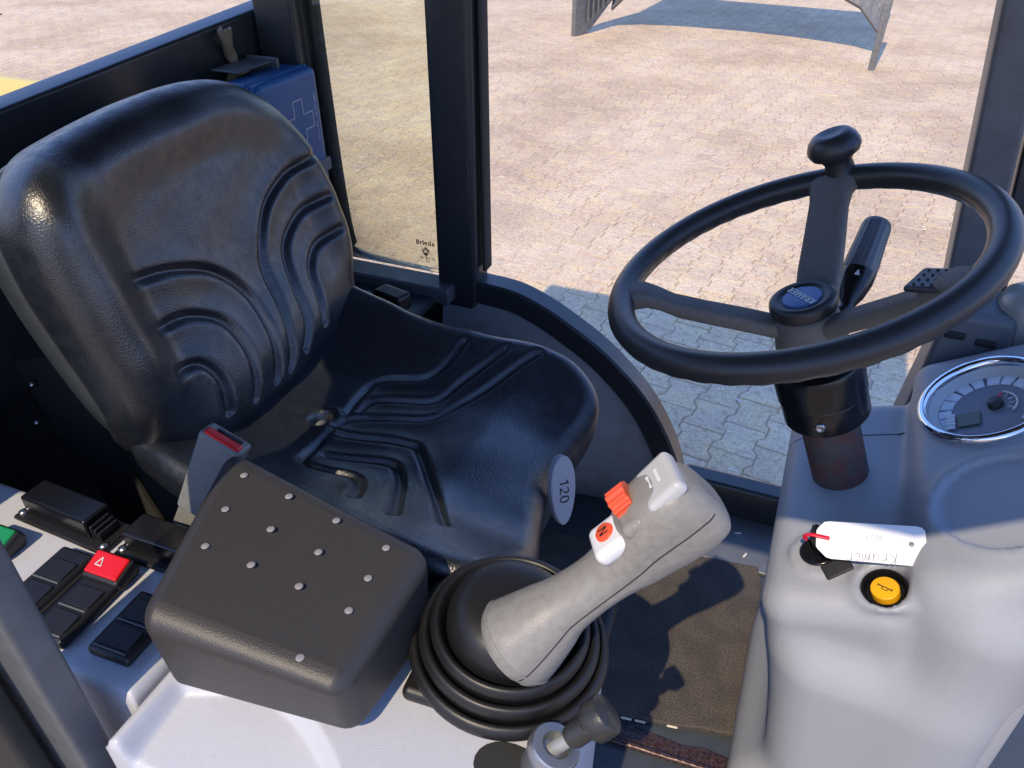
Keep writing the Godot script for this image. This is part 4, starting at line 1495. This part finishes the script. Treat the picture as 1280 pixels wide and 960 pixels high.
func dashboard() -> void:
	fa = frame(V(0.112, 1.1245, -0.775), V(-0.36, 0.928, 0.095))
	fb = frame(V(0.2385, 1.23, -0.862), V(-0.537, 0.837, 0.10))
	fai = fa.affine_inverse()
	fbi = fb.affine_inverse()
	ft = on_pod(V(0.165, 1.40, -0.47), V(0.26, -0.60, -0.765).normalized())
	fk = on_pod(V(0.065, 1.33, -0.45), V(0.0878, -0.665, -0.6645).normalized())
	fk = frame(fk.origin, V(-0.33, 0.93, 0.16))
	fh = on_pod(V(0.110, 1.33, -0.43), V(0.1565, -0.676, -0.675).normalized())
	fh = frame(fh.origin, fh.basis.y + V(-0.30, 0.94, 0.16))
	fti = ft.affine_inverse()
	fki = fk.affine_inverse()
	fhi = fh.affine_inverse()
	var t := thing("dashboard", "light grey moulded dashboard pod with round gauge, ignition and yellow horn button", "dashboard", V(0.2, 0.70, -0.76))
	var g := Geo.new()
	g.nets(V(-0.02, 0.655, -1.08), V(0.50, 1.44, -0.52), 0.0048, dash_d)
	part(t, "pod", g, M.dash_grey)
	# joints of the two-part cover and of the flared foot
	for jn in [[V(-0.076, 0, -0.095), V(0.064, 0, -0.095), 9, V(0, 0.3, 0), true]]:
		var jp := PackedVector3Array()
		for i in 15:
			var w: Vector3 = fa * jn[0].lerp(jn[1], i / 14.0)
			var o := on_pod(w + fa.basis.y * 0.15, -fa.basis.y)
			jp.append(o.origin)
		var jg := Geo.new()
		jg.tube(jp, [0.0007], 5)
		part(t, "cover_joint", jg, M.seam)
	var jf := PackedVector3Array()
	for i in 10:
		jf.append(on_pod(V(-0.10, 0.845, -0.62 - 0.012 * i), V(1, 0, 0)).origin)
	var jg2 := Geo.new()
	jg2.tube(jf, [0.0009], 5)
	part(t, "foot_joint", jg2, M.seam)
	# gauge
	var bz := Geo.new()
	bz.lathe([V2(0.060, -0.012), V2(0.062, 0.002), V2(0.0640, 0.007), V2(0.0685, 0.0095), V2(0.0730, 0.006), V2(0.0745, -0.002), V2(0.0715, -0.006)], fb, 64, 0.0, true)
	var gauge := part(t, "gauge", dial_disc(), M.dial, 30.0)
	part(gauge, "bezel", bz, M.chrome)
	var ri := Geo.new()
	ri.lathe([V2(0.0625, 0.001), V2(0.060, -0.004), V2(0.054, -0.0085), V2(0.054, -0.011)], fb, 64, 0.0, true)
	part(gauge, "inner_ring", ri, M.dial_ring)
	# pale lamp windows round the dial; angles in the dial plane, image-left is 180
	for k in 13:
		var a0 := deg_to_rad(208.0 - k * 19.5)
		var a1 := a0 - deg_to_rad(17.0 if k % 2 == 0 else 15.0)
		var poly := PackedVector2Array()
		for q in [a0, (a0 + a1) / 2, a1]:
			poly.append(V2(cos(q), -sin(q)) * 0.0535)
		for q in [a1, (a0 + a1) / 2, a0]:
			poly.append(V2(cos(q), -sin(q)) * 0.0400)
		var cg := Geo.new()
		cg.prism(poly, -0.012, -0.0092, fb, 0.0003)
		part(gauge, "lamp_window", cg, M.dial_cell, 30.0)
	var lc := Geo.new()
	lc.box(V(0.024, 0.002, 0.022), 0.0005, fb * at(V(-0.022, -0.0095, 0.016)), 1)
	part(gauge, "display", lc, M.lcd)
	for k in 4:
		var cg := Geo.new()
		cg.box(V(0.011, 0.002, 0.0055), 0.0006, fb * at(V(-0.0415, -0.0090, 0.006 + k * 0.0066)), 1)
		part(gauge, "status_lamp", cg, M.white_print)
	var hb := Geo.new()
	hb.lathe([V2(0.0085, -0.0105), V2(0.0080, -0.004), V2(0.0060, -0.0025), V2(0.0001, -0.0025)], fb * at(V(0.006, 0, -0.002)), 28)
	part(gauge, "pointer_hub", hb, M.rim_plastic)
	var pt := Geo.new()
	pt.box(V(0.014, 0.0012, 0.002), 0.0004, fb * Transform3D(Basis(Vector3.UP, deg_to_rad(60)), V(0.011, -0.006, -0.0125)), 1)
	part(gauge, "pointer", pt, M.red_cap)
	var ar := Geo.new()
	var ap := PackedVector3Array()
	for k in 14:
		var q := deg_to_rad(70.0 - k * 8.5)
		ap.append(fb * V(0.006 + 0.0215 * cos(q), -0.0092, -0.002 - 0.0215 * sin(q)))
	ar.tube(ap, [0.0013], 6)
	part(gauge, "scale_arc", ar, M.white_print)
	for k in 5:
		var tg := Geo.new()
		var q := deg_to_rad(75.0 - k * 26.0)
		tg.box(V(0.0055, 0.001, 0.001), 0.0003, fb * Transform3D(Basis(Vector3.UP, q), V(0.006 + 0.0165 * cos(q), -0.0092, -0.002 - 0.0165 * sin(q))), 1)
		part(gauge, "scale_tick", tg, M.red_cap if k == 0 else M.white_print)
	# horn
	var hn := Geo.new()
	hn.lathe([V2(0.0225, -0.016), V2(0.0225, -0.002), V2(0.0205, -0.002), V2(0.0185, -0.012), V2(0.0001, -0.013)], fh, 36)
	part(t, "horn_cup", hn, M.gloss_black, 35.0)
	var hy := Geo.new()
	hy.lathe([V2(0.0140, -0.014), V2(0.0140, -0.004), V2(0.0130, -0.0026), V2(0.0001, -0.0022)], fh, 36)
	var hbtn := part(t, "horn_button", hy, M.yellow_button)
	var hs := Geo.new()
	var hf := fh * Transform3D(Basis(Vector3.UP, -0.42), V(0, -0.0019, 0))
	hs.box(V(0.0150, 0.0006, 0.0012), 0.0003, hf * at(V(0, 0, 0)), 1)
	hs.box(V(0.0008, 0.0006, 0.0042), 0.0003, hf * at(V(0.0075, 0, 0)), 1)
	hs.box(V(0.0008, 0.0006, 0.0026), 0.0003, hf * at(V(-0.0070, 0, 0)), 1)
	hs.box(V(0.0060, 0.0006, 0.0008), 0.0003, hf * at(V(0.001, 0, 0.0030)), 1)
	hs.box(V(0.0008, 0.0006, 0.0030), 0.0003, hf * at(V(-0.002, 0, 0.0016)), 1)
	hs.box(V(0.0008, 0.0006, 0.0030), 0.0003, hf * at(V(0.004, 0, 0.0016)), 1)
	part(hbtn, "horn_symbol", hs, M.black_print)
	# ignition
	var ig := Geo.new()
	ig.lathe([V2(0.0195, 0.003), V2(0.0195, 0.007), V2(0.0180, 0.0088), V2(0.0150, 0.0085), V2(0.0138, 0.006), V2(0.0001, 0.006)], fk, 36)
	part(t, "ignition_switch", ig, M.gloss_black)
	var cvr := Geo.new()
	cvr.box(V(0.030, 0.004, 0.017), 0.0015, fk * Transform3D(Basis.from_euler(V(0.3, 0.55, 0.25)), V(0.022, 0.010, 0.022)), 2)
	part(t, "dust_flap", cvr, M.switch_black)
	var ky := thing("ignition_key", "black ignition key standing in the lock beside the horn button", "key", fk * V(0, 0.006, 0))
	var kg := Geo.new()
	kg.box(V(0.009, 0.030, 0.022), 0.004, fk * at(V(0.0, 0.020, -0.006)), 3)
	part(ky, "key_head", kg, M.gloss_black)
	var tg := thing("key_tag", "white plastic key tag with pencil writing hanging by a red loop", "key tag", fk * V(0.035, 0.03, 0))
	var xa := V(0.105, 0.046, 0.010).normalized()
	var tf := frame(fk * V(0.0, 0.028, 0.004) + xa * 0.054 + V(0, 0.002, 0), V(-0.20, 0.82, 0.52), xa)
	tf.basis = tf.basis.scaled_local(V(1.06, 1.0, 1.10))
	var tp := PackedVector2Array()
	for q in [V2(-0.047, -0.010), V2(-0.041, -0.0165), V2(-0.036, -0.0175), V2(0.042, -0.0185), V2(0.046, -0.0175), V2(0.049, -0.0145), V2(0.051, 0.0150), V2(0.050, 0.0180), V2(0.047, 0.0192), V2(-0.034, 0.0192), V2(-0.039, 0.0180), V2(-0.047, 0.0105), V2(-0.0485, 0.008), V2(-0.0485, -0.007)]:
		tp.append(q)
	var tgeo := Geo.new()
	tgeo.prism(tp, -0.0008, 0.0008, tf, 0.0003)
	var sheet_ := part(tg, "tag_plate", tgeo, M.tag_white, 30.0)
	# the writing stands upside down to the viewer
	var ud := Basis(V(-1, 0, 0), V(0, 0, 1), V(0, 1, 0))
	var word := Geo.new()
	scrawl(word, "Kramer", tf * Transform3D(ud * Basis(Vector3.BACK, 0.07), V(0.024, 0.0009, 0.0095)), 0.0062, 0.0004)
	part(sheet_, "handwriting", word, M.pencil)
	var figs := Geo.new()
	scrawl(figs, "5055", tf * Transform3D(ud, V(0.013, 0.0009, -0.0070)), 0.0036, 0.0003)
	part(sheet_, "handwriting", figs, M.pencil)
	var ho := Geo.new()
	ho.lathe([V2(0.0024, 0.0), V2(0.0024, 0.0010), V2(0.0001, 0.0010)], tf * at(V(0.037, 0.0004, -0.0008)), 16)
	part(sheet_, "punched_hole", ho, M.buckle_grey)
	var rl := Geo.new()
	rl.tube(smooth(PackedVector3Array([tf * V(-0.036, 0.0022, 0.0), tf * V(-0.045, 0.004, -0.001), tf * V(-0.054, 0.004, -0.002), tf * V(-0.060, 0.0, -0.001), tf * V(-0.058, -0.006, 0.0)]), 4), [0.0026], 10, true, 0.6)
	part(tg, "red_loop", rl, M.red_loop)

	var v := thing("air_duct", "dark plastic air duct with slots behind the dashboard's gauge", "duct", V(0.2, 1.0, -1.0))
	var dg := Geo.new()
	dg.hexa([V(0.165, 0.95, -1.05), V(0.30, 0.95, -1.05), V(0.195, 1.285, -1.05), V(0.275, 1.285, -1.05), V(0.165, 0.95, -0.95), V(0.30, 0.95, -0.95), V(0.190, 1.275, -0.98), V(0.270, 1.275, -0.98)], 0.012, 3)
	part(v, "duct_body", dg, M.stalk_grey)
	for s in 2:
		var sg := Geo.new()
		sg.box(V(0.024, 0.010, 0.006), 0.002, at(V(0.207 + s * 0.036, 1.245 - s * 0.004, -0.977)), 1)
		part(v, "slot", sg, M.seam)
	var hr := thing("grab_tube", "pale grey round-ended tube standing beyond the gauge", "tube", V(0.275, 1.0, -1.02))
	var hg := Geo.new()
	hg.lathe([V2(0.040, -0.30), V2(0.040, -0.02), V2(0.038, 0.0), V2(0.032, 0.013), V2(0.020, 0.021), V2(0.0002, 0.024)], Transform3D(Basis(Vector3.BACK, 0.08), V(0.285, 1.285, -1.02)), 32)
	part(hr, "tube_body", hg, M.silver_tube)

# pencil strokes, one polyline after another, on the xy plane of xf
func scrawl(g: Geo, text: String, xf: Transform3D, size: float, r: float) -> void:
	var pen := {
		"K": [[V2(0.1, 2.0), V2(0.0, 0.0)], [V2(0.9, 1.7), V2(0.1, 0.8), V2(1.0, 0.0)]],
		"r": [[V2(0, 1.1), V2(0.05, 0)], [V2(0.05, 0.7), V2(0.4, 1.1), V2(0.7, 1.0)]],
		"a": [[V2(0.7, 1.0), V2(0.25, 1.1), V2(0, 0.5), V2(0.25, 0), V2(0.65, 0.5), V2(0.7, 1.0), V2(0.72, 0.2), V2(0.95, 0.0)]],
		"m": [[V2(0, 1.1), V2(0, 0), V2(0.1, 0.7), V2(0.4, 1.1), V2(0.5, 0), V2(0.6, 0.7), V2(0.9, 1.1), V2(1.0, 0.0)]],
		"e": [[V2(0, 0.5), V2(0.6, 0.65), V2(0.4, 1.1), V2(0.05, 0.7), V2(0.2, 0), V2(0.7, 0.2)]],
		"5": [[V2(0.8, 2), V2(0.15, 2), V2(0.1, 1.2), V2(0.65, 1.1), V2(0.7, 0.4), V2(0.0, 0.0)]],
		"0": [[V2(0.5, 2), V2(0.05, 1.4), V2(0.1, 0.4), V2(0.5, 0.0), V2(0.85, 0.7), V2(0.8, 1.6), V2(0.5, 2.0)]]}
	var x := 0.0
	for ch in text:
		var wide := 0.8
		for st in pen[ch]:
			var path := PackedVector3Array()
			for q in st:
				path.append(xf * V((x + q.x + q.y * 0.12) * size, q.y * size, 0))
				wide = maxf(wide, q.x)
			g.tube(smooth(path, 3), [r], 4)
		x += wide + 0.35

func dial_disc() -> Geo:
	var g := Geo.new()
	g.lathe([V2(0.058, -0.016), V2(0.058, -0.0115), V2(0.0001, -0.0112)], fb, 56)
	return g

# ---------------------------------------------------------------- small things at the back
func back_things() -> void:
	var t := thing("first_aid_box", "dark blue first aid box with a white outlined cross strapped behind the seat", "first aid box", V(-0.80, 1.25, -1.03))
	var f := Transform3D(Basis(V(0, 0, -1), V(0, 1, 0), V(1, 0, 0)), V(-0.775, 1.358, -1.008))
	var g := Geo.new()
	g.box(V(0.150, 0.21, 0.07), 0.010, f * at(V(0, 0, -0.035)), 3)
	var bx := part(t, "box_shell", g, M.box_blue)
	var rim := Geo.new()
	rim.box(V(0.154, 0.214, 0.012), 0.005, f * at(V(0, 0, -0.022)), 2)
	part(bx, "lid_rim", rim, M.box_blue)
	var cr := Geo.new()
	var w := 0.012
	var s := 0.036
	var pts := [V2(-w, s), V2(w, s), V2(w, w), V2(s, w), V2(s, -w), V2(w, -w), V2(w, -s), V2(-w, -s), V2(-w, -w), V2(-s, -w), V2(-s, w), V2(-w, w)]
	for i in 12:
		var a: Vector2 = pts[i] + V2(0.012, 0.030)
		var b: Vector2 = pts[(i + 1) % 12] + V2(0.012, 0.030)
		cr.tube(PackedVector3Array([f * V(a.x, a.y, 0.0004), f * V(b.x, b.y, 0.0004)]), [0.0009], 5)
	part(bx, "cross_outline", cr, M.white_print)
	lettering(bx, "box_lettering", "FIRST AID KIT - DIN 13164", 0.0045, f * Transform3D(Basis(Vector3.BACK, -PI / 2), V(0.058, 0.030, 0.0003)), M.white_print)
	var st := Geo.new()
	st.box(V(0.158, 0.022, 0.078), 0.003, f * at(V(0, -0.052, -0.035)), 1)
	part(t, "strap", st, M.strap_grey)
	var br := Geo.new()
	br.box(V(0.085, 0.003, 0.05), 0.001, f * at(V(-0.002, 0.114, -0.080)), 1)
	br.box(V(0.006, 0.06, 0.06), 0.002, f * at(V(0.042, 0.090, -0.075)), 1)
	part(t, "bracket", br, M.panel_paint, 30.0)

	var r := thing("frayed_rope_end", "short frayed brown rope end hanging in front of the rear bar", "rope", V(-0.895, 1.38, -1.02))
	var rg := Geo.new()
	var p := PackedVector3Array()
	var ra := []
	for i in 14:
		var q := i / 13.0
		p.append(V(-0.888 + 0.004 * sin(i * 1.7), 1.365 + q * 0.150, -1.022 - 0.006 * cos(i * 1.3)))
		ra.append(0.0085 + 0.0016 * sin(i * 2.6) + (0.002 if i == 13 else 0.0))
	rg.tube(p, ra, 12)
	part(r, "rope_strand", rg, M.rope)
	var kn := Geo.new()
	for k in 9:
		var a := TAU * k / 9
		kn.tube(PackedVector3Array([p[13] + V(cos(a), -0.5, sin(a)) * 0.006, p[13] + V(cos(a) * 0.0095, 0.003 + 0.002 * (k % 3), sin(a) * 0.0095)]), [0.0026, 0.0018], 6)
	part(r, "frayed_tip", kn, M.rope_tip)

func pocket() -> void:
	var t := thing("net_pocket", "black elastic net pocket hung on the dark rear wall left of the backrest", "net pocket", V(-0.98, 0.95, -0.5))
	for k in 9:
		for s in 2:
			var g := Geo.new()
			var a := V(-0.99, 1.10, -0.60 + 0.025 * k)
			var b := V(-0.985, 0.90, -0.60 + 0.025 * k + (0.09 if s == 0 else -0.09))
			g.tube(PackedVector3Array([a, b]), [0.0016], 5)
			part(t, "net_cord", g, M.seam)
	var h := Geo.new()
	h.tube(PackedVector3Array([V(-0.985, 1.105, -0.62), V(-0.975, 1.10, -0.50), V(-0.985, 1.105, -0.38)]), [0.004], 8)
	part(t, "hem", h, M.rubber)

# ---------------------------------------------------------------- all of it
func _ready() -> void:
	rng.seed = 7
	var cam := Camera3D.new()
	cam.name = "camera"
	cam.fov = rad_to_deg(2.0 * atan(480.0 / 961.0))
	cam.near = 0.02
	cam.far = 900.0
	cam.position = V(0, 1.75, 0)
	cam.rotation_degrees = V(-35.0, 22.0, 0)
	add_child(cam)
	cam.current = true
	var env := Environment.new()
	env.background_mode = Environment.BG_SKY
	var sky := Sky.new()
	var ps := ProceduralSkyMaterial.new()
	ps.sky_top_color = Color(0.40, 0.54, 0.80)
	ps.sky_horizon_color = Color(0.86, 0.89, 0.93)
	ps.sky_curve = 0.09
	ps.ground_bottom_color = Color(0.45, 0.41, 0.36)
	ps.ground_horizon_color = Color(0.62, 0.60, 0.57)
	ps.sky_energy_multiplier = 1.45
	sky.sky_material = ps
	env.sky = sky
	env.tonemap_mode = Environment.TONE_MAPPER_LINEAR
	env.tonemap_exposure = 1.08
	env.sdfgi_enabled = true
	env.ssao_enabled = true
	env.ssil_enabled = true
	var we := WorldEnvironment.new()
	we.name = "world_environment"
	we.environment = env
	add_child(we)
	var sun := DirectionalLight3D.new()
	sun.name = "sun"
	sun.light_color = Color(1.0, 0.92, 0.79)
	sun.light_energy = 1.3
	sun.light_angular_distance = 0.5
	sun.shadow_enabled = true
	add_child(sun)
	sun.look_at_from_position(V(-0.08, 1.19, 1.0), Vector3.ZERO)

	materials()
	yard(cam)
	yard_things()
	cab()
	dashboard()
	seat()
	console()
	joystick()
	steering()
	back_things()
	pocket()
